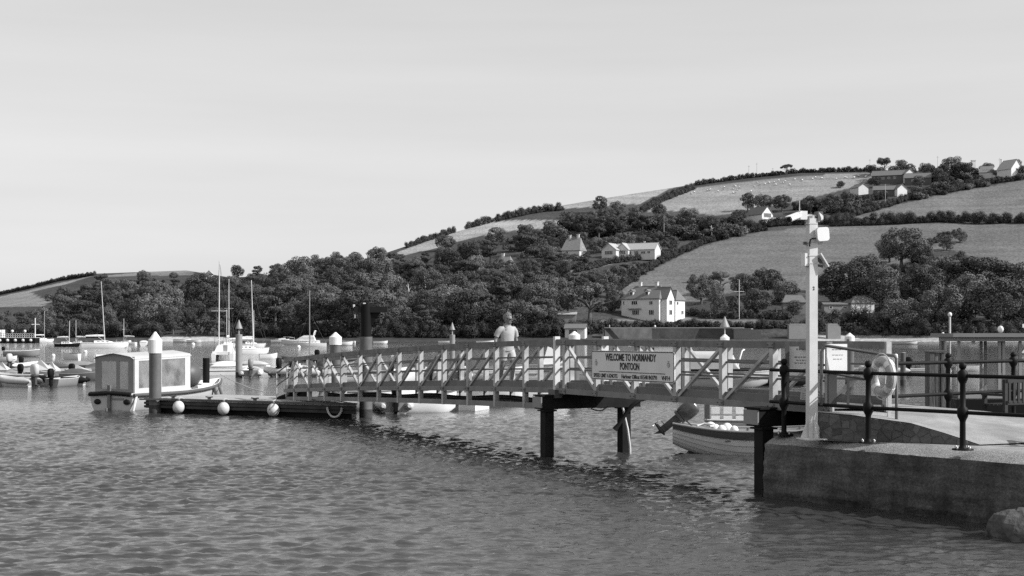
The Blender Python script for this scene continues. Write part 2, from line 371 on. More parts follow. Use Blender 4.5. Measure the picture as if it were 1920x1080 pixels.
def make_crowns():
    rn = random.Random(11)
    for i in range(6):
        lobes = []
        sx, sy, tall, lop = rn.uniform(.8, 1.2), rn.uniform(.8, 1.2), rn.uniform(.85, 1.25), rn.uniform(-.9, .9)
        for k in range(40):
            a = rn.uniform(0, 2 * pi); t = rn.uniform(-.8, 1); rr = math.sqrt(max(0, 1 - t * t)) * rn.uniform(.5, 1.12)
            r = rn.choice((rn.uniform(.65, 1.1), rn.uniform(1.0, 1.75))); lobes.append((cos(a) * rr * 3.3 * sx + lop * t, sin(a) * rr * 3.3 * sy, 5.5 + t * 3.3 * tall, r))
        for kd in ('broad', 'pale') if i < 3 else ('broad',):
            CROWNS[kd].append((leaf_mesh("crown", lobes, .17, 190, LEAF[kd], i, zmin=1.2), trunk_mesh(i, 6.0, .32)))
    for i in range(4):
        lobes = []
        for k in range(15):
            z = rn.uniform(3.8, 9.4); R = 3.6 * (1 - abs(z - 6.6) / 5.2); a = rn.uniform(0, 2 * pi); rr = R * rn.uniform(.35, 1)
            lobes.append((cos(a) * rr, sin(a) * rr, z, rn.uniform(1.0, 1.7)))
        CROWNS['pine'].append((leaf_mesh("crown", lobes, .18, 190, LEAF['pine'], 20 + i, flat=.55, zmin=2), trunk_mesh(30 + i, 8.6, .3, 7, rn.uniform(-.3, .3), 2.2)))
    for i in range(3):
        lobes = []
        for k in range(18):
            a = rn.uniform(0, 2 * pi); rr = rn.uniform(.8, 4.6); z = 8.3 - rr * .45 + rn.uniform(-.8, .8)
            lobes.append((cos(a) * rr, sin(a) * rr, z, rn.uniform(.9, 1.6)))
        CROWNS['spreading'].append((leaf_mesh("crown", lobes, .18, 180, LEAF['broad'], 40 + i, flat=.7, zmin=2.5), trunk_mesh(50 + i, 6.4, .36, 8, .2, 3.4)))
make_crowns()
SHRUBS = []
def make_shrubs():
    rn = random.Random(5)
    for i in range(6):
        lobes = [(rn.uniform(-1.3, 1.3), rn.uniform(-1.3, 1.3), rn.uniform(.5, 1.7), rn.uniform(.6, 1.1)) for k in range(11)]
        SHRUBS.append(leaf_mesh("foliage", lobes, .15, 150, LEAF['pale' if i % 3 == 0 else 'hedge'], 60 + i, zmin=-.3, core=26))
make_shrubs()
TREES = []
def tree(px, py, h, kind, label, group=None, w=1.0, name=None, rot=None, rn=random.Random(77)):
    p = land(px, py); i = rn.randrange(len(CROWNS[kind])); cr, tr = CROWNS[kind][i]
    o = thing(name or {'broad': 'broadleaf_tree', 'pale': 'pale_tree', 'pine': 'pine_tree', 'spreading': 'spreading_tree'}[kind], label, 'tree', p - Vector((0, 0, .2)), rot if rot is not None else rn.uniform(0, 6.28), group)
    s = h / 10.8; o.scale = (s * w, s * w, s)
    child('trunk', tr, o); child('crown', cr, o); TREES.append((px, py, h)); return o
def shrub(px, py, h, label, group=None, w=1.2, rn=random.Random(78)):
    p = land(px, py); me = rn.choice(SHRUBS); o = bpy.data.objects.new('shrub', me); COL.objects.link(o); s = h / 2.6
    o.location = p - Vector((0, 0, .2)); o.scale = (s * w, s * w, s); o.rotation_euler = (0, 0, rn.uniform(0, 6.28)); return tag(o, label, 'shrub', group)
def hedge(pts, hgt, label, seed, wid=1.2, name='hedge', kind='hedge', gap=0.0):
    rn = random.Random(seed); P = [land(*p) for p in pts]; base = P[0]; lobes = []
    for a, b in zip(P, P[1:]):
        n = max(2, int((b - a).length / (hgt * .27)))
        for k in range(n):
            if rn.random() < gap: continue
            q = a.lerp(b, (k + rn.random() * .7) / n) - base; hh = hgt * rn.uniform(.65, 1.3)
            for j in range(2):
                lobes.append((q.x + rn.uniform(-.5, .5) * wid, q.y + rn.uniform(-.8, .8) * wid, q.z + hh * (.22 + .40 * j * rn.uniform(.6, 1.1)), hh * rn.uniform(.26, .44)))
    # drop to the real ground under each lobe is already in q.z
    me = leaf_mesh(name, lobes, .17, 115, LEAF[kind], seed, core=26)
    o = bpy.data.objects.new(name, me); COL.objects.link(o); o.location = base; return tag(o, label, 'hedge')
# ------------------------------------------------------------------ vegetation on the hill
KEEP = [[(1166, 528), (1288, 528), (1288, 596), (1166, 596)], [(1126, 450), (1252, 450), (1252, 488), (1126, 488)], [(1042, 446), (1108, 446), (1108, 478), (1042, 478)],
        [(928, 474), (966, 474), (966, 498), (928, 498)], [(1398, 384), (1512, 384), (1512, 417), (1398, 417)], [(1586, 558), (1640, 558), (1640, 586), (1586, 586)],
        [(1466, 560), (1512, 560), (1512, 580), (1466, 580)], [(1530, 568), (1590, 568), (1590, 586), (1530, 586)], [(1056, 620), (1102, 620), (1102, 642), (1056, 642)],
        [(1130, 600), (1520, 600), (1520, 642), (1130, 642)], [(234, 575), (268, 575), (268, 581), (234, 581)], [(300, 634), (640, 634), (640, 650), (300, 650)],
        [(1596, 342), (1630, 342), (1630, 364), (1596, 364)], [(1636, 318), (1740, 318), (1740, 345), (1636, 345)], [(1636, 345), (1712, 345), (1712, 368), (1636, 368)],
        [(1830, 300), (1920, 300), (1920, 334), (1830, 334)], [(1040, 590), (1180, 590), (1180, 618), (1040, 618)]]
ALLF = [P for k, (v, P) in FIELDS.items()]
def clear(px, py, h, w=.85):
    Y = land(px, py).y; hp = h * F / Y; wp = hp * .45 * w
    if px < 430 and py - hp < float(sky_py(px)) - 4: return False
    if 430 <= px < 640 and py - hp < float(sky_py(px)) - 30: return False
    if px > 640 and py - hp < float(sky_py(px)) - (22 if px < 760 else 1): return False
    for x, y in ((px, py - hp * .97), (px - wp, py - hp * .62), (px + wp, py - hp * .62), (px - wp * .6, py - hp * .9), (px + wp * .6, py - hp * .9), (px, py - hp * .4), (px, py)):
        for P in ALLF + KEEP:
            if inpoly(x, y, P): return False
    return True
LAND_NAMES = [(-200, 90, 'beyond the far left pontoon'), (90, 240, 'behind the white yacht'), (240, 380, 'above the canopied launch'),
              (380, 480, 'behind the catamaran mast'), (480, 640, 'behind the motor cruiser'), (640, 780, 'behind the gantry pile'),
              (780, 905, 'left of the man'), (905, 1010, 'above the man'), (1010, 1180, 'below the thatched cottage')]
def where(px, py):
    for a, b, n in LAND_NAMES:
        if a <= px < b: break
    else: n = 'right of the white villa'
    lv = 'at the wood foot' if py > 612 else 'low in the wood' if py > 585 else 'halfway up the wood' if py > 552 else 'high in the wood' if py > 520 else 'on the wood top'
    return f"{lv} {n}"
def woods():
    rn = random.Random(21); n = 0
    KD = {'broad': 'round dark tree', 'pine': 'dark layered pine', 'pale': 'paler tree', 'spreading': 'flat-topped tree'}; GR = {}
    rows = [(512, 36), (528, 38), (545, 40), (563, 42), (582, 42), (602, 42), (622, 40)]
    extra = [(395, 40), (412, 38), (430, 38), (448, 38), (466, 38), (484, 38), (498, 36)]
    for py0, st in extra + rows:
        px = -60 + rn.uniform(0, 30)
        while px < 1170:
            x = px + rn.uniform(-11, 11); y = py0 + rn.uniform(-7, 7); px += st
            if y < float(sky_py(x)) + 1 or y > 630: continue
            if x < 190 and y < 572 - max(0, x - 90) * .3: continue
            kind = rn.choices(['broad', 'pine', 'pale', 'spreading'], [.46, .30, .13, .11])[0]
            h = rn.choice((rn.uniform(8.5, 11), rn.uniform(11, 14), rn.uniform(13, 16.5)))
            for tr in range(4):
                if clear(x, y, h): break
                h *= .82
            else: continue
            if h < 5.5: continue
            wh = where(x, y); o = tree(x, y, h, kind, f"{KD[kind]} {wh}", f"{KD[kind]}s {wh}", rn.uniform(1.0, 1.35)); GR.setdefault((KD[kind], wh), []).append((x, o)); n += 1
    NUM = ['', 'one', 'two', 'three', 'four', 'five', 'six', 'seven', 'eight', 'nine', 'ten', 'eleven', 'twelve']; ORD = ['', '', 'second', 'third', 'fourth', 'fifth', 'sixth', 'seventh', 'eighth', 'ninth', 'tenth', 'eleventh']
    for (kd, wh), L_ in GR.items():
        L_.sort(key=lambda a: a[0]); m = len(L_)
        if m < 2: continue
        for i, (x, o) in enumerate(L_):
            w = ('left' if i == 0 else 'right') + ' one' if m == 2 else 'leftmost' if i == 0 else 'rightmost' if i == m - 1 else 'middle one' if m == 3 else ORD[i + 1] + ' from left'
            o['label'] = f"{w} of {NUM[m] if m < 13 else m} {kd}s {wh}"
    return n
NT = woods()
# trees that can be singled out
for a in [
 (268, 532, 9.5, 'broad', 'big dark dome-shaped tree on the left skyline', 1.25), (326, 524, 5.5, 'broad', 'small round tree alone on the left skyline', 1.2),
 (212, 552, 9, 'broad', 'dark tree at the upper left edge of the wood, left of the dome-shaped tree', 1.2),
 (1125, 400, 11, 'broad', 'tall dark tree with a leaning crown standing above the ridge hedge', 1.0), (1160, 408, 10.5, 'broad', 'round tree right of the leaning crown on the ridge', 1.2),
 (1095, 440, 12, 'broad', 'broad tree above the thatched cottage', 1.3), (1150, 445, 13, 'broad', 'dark broad tree above the long bungalow', 1.3), (1205, 440, 12, 'pine', 'pine above the long bungalow roof', 1.1),
 (1250, 440, 13, 'broad', 'wide dark tree right above the bungalow, left of the twin bare poles', 1.3), (1290, 436, 15, 'broad', 'highest rounded tree below the sheep field', 1.25),
 (1335, 438, 12, 'broad', 'dark tree above the hedge of the middle field', 1.2), (1190, 415, 9, 'broad', 'small tree on the upper wood edge under the ridge grass', 1.2), (1235, 408, 9, 'broad', 'rounded tree touching the bottom of the sheep field', 1.2),
 (1385, 420, 9, 'broad', 'dark bushy tree left of the white gabled house', 1.15),
 (1402, 395, 11, 'broad', 'leftmost of the clump of trees behind the white gabled house', 1.2), (1432, 396, 12, 'broad', 'middle tree of the clump behind the white gabled house', 1.25), (1466, 397, 12, 'broad', 'rightmost tree of the clump behind the white gabled house', 1.2),
 (1520, 400, 10.5, 'broad', 'rounded tree right of the camera mast top', 1.5), (1560, 398, 11, 'broad', 'wide rounded tree above the top right field corner', 1.5), (1590, 388, 9, 'broad', 'tree below the pale square cottage', 1.3),
 (1475, 327, 8.5, 'spreading', 'lone round tree on the skyline hedge', 1.15), (1545, 322, 3.2, 'broad', 'tiny bush-like tree on the skyline hedge', 1.3), (1592, 320, 4, 'broad', 'small round tree at the right end of the skyline hedge', 1.3),
 (1657, 330, 15, 'spreading', 'flat-topped pine highest on the right skyline', .95), (1690, 330, 11, 'broad', 'dark tree right of the flat-topped skyline pine', 1.3), (1632, 328, 8, 'broad', 'dark tree left of the flat-topped skyline pine', 1.3),
 (1735, 330, 9.5, 'broad', 'rounded tree between the dark cottages and the tall skyline tree', 1.3), (1783, 335, 16, 'broad', 'tall rounded tree dominating the right skyline', 1.05), (1812, 330, 10, 'broad', 'dark tree right of the tall skyline tree', 1.4),
 (1760, 345, 10, 'broad', 'bushy tree in front of the tall skyline tree', 1.3), (1722, 352, 8, 'broad', 'bushy tree right of the dark cottages', 1.4), (1905, 318, 9, 'broad', 'tree behind the white gable at the right edge', 1.4), (1850, 326, 8, 'broad', 'dark low tree between the chimney and the white gable', 1.6),
 (1640, 352, 8, 'broad', 'dark tree between the pale square cottage and the row of dark cottages', 1.3), (1576, 352, 5, 'broad', 'shrubby tree left of the pale square cottage', 1.6),
 (1690, 500, 15, 'pale', 'big pale feathery tree in the middle of the field', 1.3), (1668, 492, 9, 'pale', 'smaller pale tree on the left of the feathery tree', 1.4), (1725, 500, 9, 'pale', 'pale tree low on the right of the feathery tree', 1.3),
 (1775, 470, 6, 'pale', 'light bushy tree in the hedge bottom between two fields', 1.5), (1800, 455, 6.5, 'pale', 'light bushy tree in the hedge bottom just below the dark hedgerow', 1.5),
 (1595, 575, 15, 'broad', 'large round tree behind the beach hut', 1.35), (1560, 575, 11, 'broad', 'dark tree left of the beach hut', 1.25), (1655, 580, 14, 'broad', 'dark round tree right of the beach hut', 1.2),
 (1548, 548, 7, 'broad', 'tree just right of the white mast at field bottom', 1.3), (1630, 548, 12.5, 'broad', 'big dark crown at the bottom of the right field', 1.4),
 (1730, 590, 15, 'broad', 'dark tree of the right waterside wood, nearest the feathery tree', 1.2), (1775, 560, 14, 'spreading', 'broad flat-crowned tree at the top of the right waterside wood', 1.5),
 (1840, 565, 16, 'spreading', 'widest flat-crowned tree over the glass shelter', 1.45), (1900, 570, 14, 'broad', 'dark tree at the right edge of the picture', 1.3), (1820, 610, 15, 'pale', 'lighter-leaved tree above the glass shelter', 1.2),
 (1760, 618, 13, 'broad', 'dark tree above the beach behind the lamp pole', 1.2), (1870, 618, 14, 'broad', 'dark tree directly behind the glass shelter', 1.25), (1925, 615, 14, 'broad', 'dark tree behind the right end of the glass shelter', 1.25),
 (1700, 622, 10, 'pale', 'pale bushy tree on the low cliff over the beach', 1.4), (1970, 560, 15, 'broad', 'tree just outside the right edge', 1.3), (1990, 610, 15, 'broad', 'waterside tree just outside the right edge', 1.3),
 (1315, 570, 11, 'broad', 'dark tree touching the white villa on its right', 1.2), (1350, 552, 10, 'spreading', 'dark wide tree left of the crossed signal mast', 1.3), (1345, 586, 10, 'pale', 'pale willowy tree in the villa garden', .9),
 (1400, 560, 10, 'broad', 'dark tree behind the crossed signal mast', 1.3), (1440, 556, 12, 'broad', 'tall dark tree right of the crossed signal mast', 1.15), (1475, 570, 9, 'broad', 'rounded tree above the small grey bungalow', 1.4),
 (1420, 590, 9, 'broad', 'rounded dark tree below the signal mast crossarm', 1.4), (1300, 530, 4, 'broad', 'little dark tree on the field beside the villa chimney', 1.1), (1490, 590, 5, 'broad', 'low bushy tree below the small grey bungalow', 1.5),
 (1105, 606, 17, 'spreading', 'big spreading tree with visible forked limbs left of the white villa', 1.25), (1010, 600, 15, 'broad', 'big round dark tree right of the walking man', 1.1),
 (1075, 560, 11, 'pine', 'dark pine above the forked tree', 1.2), (1155, 575, 8, 'broad', 'dark tree touching the white villa on its left', 1.2), (1120, 545, 9, 'pine', 'pine at the field corner left of the villa', 1.1), (1030, 545, 11, 'pine', 'dark pine below the garden lawn', 1.2),
 (835, 470, 10, 'broad', 'dark tree at the lower edge of the bright stubble field', 1.3), (930, 460, 10, 'broad', 'rounded tree under the bright stubble field, left of the lamp post', 1.3), (985, 455, 11, 'broad', 'tree right of the bright stubble field', 1.3), (1030, 448, 10, 'broad', 'rounded tree at the right end of the bright stubble field', 1.3),
 (1036, 478, 9, 'broad', 'tree close on the left of the thatched cottage', 1.2), (1062, 472, 10, 'broad', 'tree behind the left chimney of the thatched cottage', 1.2), (1090, 472, 10, 'broad', 'tree behind the right slope of the thatched roof', 1.2), (1114, 476, 9, 'broad', 'tree between the thatched cottage and the bungalows', 1.3),
 (1142, 474, 10, 'broad', 'dark tree directly behind the smaller gabled bungalow', 1.3), (1172, 472, 11, 'broad', 'dark tree behind the middle of the two bungalows', 1.3), (1204, 472, 10, 'broad', 'dark tree behind the long bungalow chimney', 1.3), (1234, 472, 10, 'broad', 'dark tree behind the right end of the long bungalow', 1.3), (1262, 470, 8, 'broad', 'dark tree just right of the long bungalow', 1.3),
 (1648, 338, 10, 'broad', 'tree behind the left end of the longest dark cottage', 1.4), (1675, 336, 9, 'broad', 'tree behind the middle of the longest dark cottage', 1.4), (1705, 335, 10, 'broad', 'tree behind the pale gable end by the dark cottages', 1.4), (1745, 336, 10, 'broad', 'tree behind the second dark cottage', 1.4),
 (1770, 338, 11, 'broad', 'left-hand bushy tree below the tall skyline tree', 1.4), (1800, 337, 12, 'broad', 'right-hand bushy tree below the tall skyline tree', 1.4), (1826, 334, 8, 'broad', 'tree under the white chimney stack on the skyline', 1.4), (1862, 333, 6, 'broad', 'small tree between the thatched house and the steep white gable', 1.4), (1922, 332, 9, 'broad', 'tree cut by the right edge beside the steep white gable', 1.4),
 (1058, 489, 4.5, 'broad', 'low bushy tree in front of the thatched cottage on its left', 1.7), (1078, 490, 4.0, 'broad', 'low bushy tree in front of the thatched cottage door', 1.7), (1098, 489, 4.6, 'broad', 'low bushy tree in front of the thatched cottage on its right', 1.7),
 (936, 507, 6.0, 'broad', 'tree in front of the half-hidden cottage roof on its left', 1.4), (956, 508, 5.2, 'broad', 'tree in front of the half-hidden cottage roof on its right', 1.5),
 (232, 603, 8.0, 'broad', 'tree in front of the small white chalet in the left wood', 1.3), (258, 602, 7.0, 'pale', 'paler tree in front of the small white chalet in the left wood', 1.3), (276, 598, 8.5, 'broad', 'tree right of the small white chalet in the left wood', 1.3),
 (1838, 340, 4.5, 'broad', 'low bush-like tree in front of the thatched skyline house', 1.7), (1872, 339, 3.5, 'broad', 'low bush-like tree in front of the steep white gable', 1.8),
]:
    px, py, h, k, lb, w = a
    if px > 1530 and py > 460: h *= 1.28
    elif 1290 < px < 1500 and py > 540: h *= 1.12
    tree(px, py, h, k, lb, None, w)
def pale_trunk(px, pb, pt, label):
    p = land(px, pb); h = (pb - pt) * p.y / F; o = thing('bare_tree', label, 'tree', p - Vector((0, 15, .5)))
    b = MB(); b.tube([(0, 0, 0), (.2, 0, h * .5), (-.2, 0, h)], [.3, .24, .12], 6); b.build('trunk', mat("dead_wood", .55, .8), o)
    c = MB(); c.tube([(.2, 0, h * .6), (1.1, 0, h * .82)], [.12, .05], 5); c.tube([(.1, 0, h * .7), (-.9, 0, h * .95)], [.12, .05], 5); c.build('branch', mat("dead_wood", .55), o)
for a in [(771, 565, 532, 'bare pale leaning trunk in the wood, leftmost of four'), (801, 553, 518, 'bare pale trunk in the wood, tallest of four'), (879, 549, 524, 'bare pale trunk above the cone-topped pile'), (1327, 443, 425, 'bare forked pale trunk on the middle field hedge')]: pale_trunk(*a)
for pts, h, lb, w in [
 ([(876, 424), (920, 415), (1000, 400), (1058, 394)], 4.2, 'thick dark hedge along the left skyline above the bright stubble field', 1.6),
 ([(1302, 348), (1400, 334), (1500, 324), (1640, 321)], 3.0, 'long dark hedge along the skyline above the sheep field', 1.2),
 ([(1203, 399), (1240, 378), (1300, 355)], 4.0, 'bushy hedge climbing the left side of the sheep field', 1.5),
 ([(1555, 424), (1680, 420), (1760, 416), (1920, 418), (2060, 418)], 5.6, 'broad dark hedgerow across the hill between the two right fields', 2.2),
 ([(1558, 416), (1640, 395), (1700, 376), (1780, 360), (1850, 346), (1925, 336)], 3.6, 'rough hedge along the upper edge of the top right field', 2.2),
 ([(1148, 552), (1200, 515), (1245, 490), (1310, 461), (1382, 440), (1440, 432)], 3.2, 'hedge running down between the wood and the middle field', 1.6),
 ([(1380, 436), (1450, 424), (1560, 421)], 5.0, 'bushy hedge below the white gabled house', 2.5),
 ([(-60, 562), (0, 553), (60, 540), (110, 527), (178, 516)], 2.6, 'dark hedge between two pale fields at the far left', 1.5),
 ([(1135, 616), (1220, 616), (1300, 616), (1400, 617), (1520, 617)], 2.9, 'clipped dark hedge on top of the sea wall below the villa', 1.8),
 ([(1525, 612), (1600, 612), (1680, 618)], 6.0, 'bank of dense shrubs below the beach hut', 2.5),
 ([(1690, 628), (1760, 628), (1850, 628), (1960, 628)], 5.0, 'dark shrubs along the top of the right-hand beach', 2.5),
 ([(1720, 470), (1760, 452), (1800, 440)], 3.4, 'rough bramble hedge between the right-hand fields', 2.2),
 ([(762, 465), (800, 452), (852, 432)], 3.2, 'hedge on the skyline left of the bright stubble field', 1.4),
 ([(1000, 628), (1060, 624), (1130, 626)], 5.0, 'dark waterside bushes around the small shed', 2.0),
 ([(1290, 590), (1330, 597), (1480, 600)], 3.0, 'garden hedge right of the white villa', 1.5),
 ([(1660, 520), (1700, 512), (1760, 508), (1800, 490)], 4.0, 'scrubby thicket at the foot of the feathery tree', 3.0),
 ([(1490, 394), (1540, 392), (1600, 384), (1660, 372)], 4.5, 'thick scrub along the lane right of the camera mast top', 3.0),
 ([(-60, 631), (40, 631), (150, 631), (250, 631), (300, 631)], 4.5, 'dark bushes overhanging the shore at the far left', 2.2),
 ([(430, 631), (520, 631), (640, 631)], 4.2, 'dark bushes along the shore behind the motor cruiser', 2.2),
 ([(640, 632), (760, 632), (850, 632)], 5.0, 'dark bushes overhanging the shore behind the gantry pile', 2.4),
 ([(850, 632), (940, 632), (1050, 632)], 5.0, 'dark bushes overhanging the shore behind the walking man', 2.4),
 ([(1080, 512), (1140, 495), (1180, 490), (1250, 480)], 3.0, 'garden hedge below the long bungalow', 1.6),
]: hedge(pts, h, lb, int(pts[0][0] + pts[0][1] * 7), w)
def scrub():
    rn = random.Random(31); n = 0
    for (x0, x1), (y0, y1), cnt, h0, h1, lb, g in [
        ((1625, 1860), (334, 374), 46, 3, 6, 'dark bushy shrub around the cottages under the right skyline', 'shrubs around the skyline cottages'),
        ((1700, 1850), (436, 505), 26, 2.5, 5, 'rough shrub in the overgrown corner between the right-hand fields', 'shrubs in the overgrown field corner'),
        ((1030, 1265), (486, 530), 30, 2.5, 5, 'garden shrub on the slope below the bungalows', 'shrubs below the bungalows'),
        ((1000, 1400), (418, 452), 34, 4, 8, 'tall dark bush in the thicket above the bungalows', 'bushes above the bungalows'),
        ((1480, 1640), (376, 408), 24, 3, 6, 'bush in the thicket along the lane right of the white gabled house', 'bushes along the lane'),
        ((60, 260), (528, 572), 34, 2.5, 5, 'low bush on the gorse slope at the far left', 'bushes on the far left slope'),
        ((1040, 1180), (590, 622), 14, 1.5, 3, 'small shrub on the bank around the forked tree', 'shrubs on the bank by the forked tree')]:
        k = 0; tr = 0
        while k < cnt and tr < 900:
            tr += 1; x, y = rn.uniform(x0, x1), rn.uniform(y0, y1); h = rn.uniform(h0, h1)
            if y < float(sky_py(x)) + 3 or (x < 260 and y < 566 - (x - 60) * .22): continue
            if not clear(x, y, h, 1.2): continue
            shrub(x, y, h, lb, g, rn.uniform(1.0, 1.5)); k += 1
scrub()
def undergrowth():
    rn = random.Random(9); lobes = []; base = land(600, 600)
    REG = [((-120, 1165), (505, 632), 1150), ((1040, 1400), (380, 450), 180), ((1530, 1990), (520, 632), 330), ((1290, 1530), (520, 632), 150), ((1480, 1760), (335, 400), 120), ((180, 420), (505, 580), 130), ((820, 1060), (435, 520), 200)]
    for (x0, x1), (y0, y1), n in REG:
        for k in range(n):
            x, y = rn.uniform(x0, x1), rn.uniform(y0, y1)
            if y < float(sky_py(x)) + 2: continue
            if x < 180 and y < 566: continue
            h = rn.uniform(2, 5)
            if not clear(x, y, h * 1.2, 1.5): continue
            p = land(x, y) - base; lobes.append((p.x, p.y, p.z + h * .3, h * .55))
    # leaves without the neighbour test: lobes are far apart
    rng = np.random.default_rng(8); Lb = np.array(lobes); k = 80; n = len(Lb) * k
    d = rng.normal(size=(n, 3)); d[:, 2] = np.abs(d[:, 2]) * .9 - .2; d /= np.linalg.norm(d, axis=1)[:, None]
    C = np.repeat(Lb, k, 0); P = C[:, :3] + d * C[:, 3:4] * rng.uniform(.6, 1.1, (n, 1)); N = d + rng.normal(size=(n, 3)) * .5; N /= np.linalg.norm(N, axis=1)[:, None]
    U = np.cross(N, rng.normal(size=(n, 3))); U /= np.linalg.norm(U, axis=1)[:, None]; V = np.cross(N, U); s = .42 * rng.uniform(.6, 1.3, (n, 1))
    q = np.stack([P - U * s, P - V * s * .7, P + U * s, P + V * s * .7], 1).reshape(-1, 3)
    me = bpy.data.meshes.new("undergrowth"); me.from_pydata(q.tolist(), [], np.arange(n * 4).reshape(-1, 4).tolist()); me.materials.append(LEAF['hedge'])
    o = bpy.data.objects.new("undergrowth", me); COL.objects.link(o); o.location = base; tag(o, 'tangled dark undergrowth between the trees', 'undergrowth', None, 'stuff')
undergrowth()
# ------------------------------------------------------------------ gangway frame of reference
YA = 34.34
A0 = Vector((85 / F * YA, YA)); DS = Vector((.4515, -.8923)); DN = Vector((.8923, .4515)); WID = 1.32
def br(s, off=0.0, z=0.0): q = A0 + DS * s + DN * off; return Vector((q.x, q.y, z))

M_CONC = mat("concrete", .33, .9, .16, 3, .012, 30, spec=.2, stain=.25, stainscale=.9)
M_QUAY = mat("quay_wall_concrete", .10, .9, .45, 3.0, .035, 9, spec=.15, stretch=(1, 1, 2.2), stain=.5, stainscale=.7, detail=9)
M_SAND = mat("pebbly_concrete", .31, .95, .5, 38, .014, 60, spec=.2, stain=.25, stainscale=1.2)
M_STONE = mat("rubble_stone", .15, .95, .5, 7, .03, 14, spec=.12, rnd=.3, stain=.35, stainscale=3)
M_MORT = mat("mortar", .13, .95, .2, 8)
M_IRON = mat("black_iron_paint", .009, .55, .2, 6, spec=.14)
M_GALV = mat("pale_grey_paint", .48, .55, .12, 5, stain=.32, stainscale=2.2)
M_TOP = mat("weathered_handrail", .19, .7, .2, 6, stretch=(1, 1, 1), stain=.3, stainscale=2)
M_CHORD = mat("grey_steel_beam", .22, .55, .14, 3, stain=.25, stainscale=1.2)
M_KICK = mat("grey_kickboard", .15, .6, .14, 3, stain=.2)
M_TAR = mat("tarred_steel", .014, .7, .35, 3, spec=.12, bump=.004)
M_WHITE = mat("white_paint", .80, .45, .05, 3)
M_WHITE2 = mat("weathered_white_paint", .66, .5, .08, 3, stain=.12, stainscale=2)
M_LGREY = mat("light_grey_paint", .52, .5, .06, 3)
M_MGREY = mat("mid_grey_paint", .25, .5, .08, 3)
M_DGREY = mat("dark_grey", .085, .5, .1, 3)
M_BLACK = mat("black_rubber", .016, .6, .2, 4, spec=.2)
M_CHROME = mat("bare_metal", .35, .4, .08, 6, metal=.8)
M_PLANK = mat("weathered_planks", .19, .85, .35, 2.2, .006, 20, stretch=(1, 8, 8), rnd=.15)

def quay_mat():
    m = mat("quay_wall_concrete", .125, .92, .4, 2.2, .03, 16, spec=.15, stain=.4, stainscale=.8, detail=9); t = m.node_tree; l = t.links.new
    b = t.nodes['Principled BSDF']; src = b.inputs['Base Color'].links[0].from_socket; g = t.nodes.new("ShaderNodeNewGeometry")
    def n_(scale, sc, d, lo, hi, a=.3, c=.7):
        mp_ = t.nodes.new("ShaderNodeMapping"); mp_.inputs['Scale'].default_value = sc; l(g.outputs['Position'], mp_.inputs[0])
        n = t.nodes.new("ShaderNodeTexNoise"); n.inputs['Scale'].default_value = scale; n.inputs['Detail'].default_value = d; n.inputs['Roughness'].default_value = .7; l(mp_.outputs[0], n.inputs['Vector'])
        r = t.nodes.new("ShaderNodeMapRange"); r.inputs['From Min'].default_value = a; r.inputs['From Max'].default_value = c; r.inputs['To Min'].default_value = lo; r.inputs['To Max'].default_value = hi; l(n.outputs['Fac'], r.inputs['Value']); return r.outputs[0]
    for o_ in (n_(30, (1, 1, 1), 4, .6, 1.4), n_(1.0, (.5, .5, 9), 5, .75, 1.3), n_(1.0, (5, 5, .5), 6, .75, 1.25), n_(60, (1, 1, 1), 2, 1, 1.9, .66, .74)):
        q = t.nodes.new("ShaderNodeMath"); q.operation = 'MULTIPLY'; l(src, q.inputs[0]); l(o_, q.inputs[1]); src = q.outputs[0]
    # dark weed towards the tide line, ragged
    sp = t.nodes.new("ShaderNodeSeparateXYZ"); l(g.outputs['Position'], sp.inputs[0]); w = n_(2.5, (1, 1, 1), 6, -.35, .35)
    a_ = t.nodes.new("ShaderNodeMath"); l(sp.outputs['Z'], a_.inputs[0]); l(w, a_.inputs[1])
    r = t.nodes.new("ShaderNodeMapRange"); r.inputs['From Min'].default_value = .0; r.inputs['From Max'].default_value = .45; r.inputs['To Min'].default_value = .55; r.inputs['To Max'].default_value = 1; l(a_.outputs[0], r.inputs['Value'])
    q = t.nodes.new("ShaderNodeMath"); q.operation = 'MULTIPLY'; l(src, q.inputs[0]); l(r.outputs[0], q.inputs[1]); l(q.outputs[0], b.inputs['Base Color']); return m
_m.pop("quay_wall_concrete", None); M_QUAY = quay_mat()
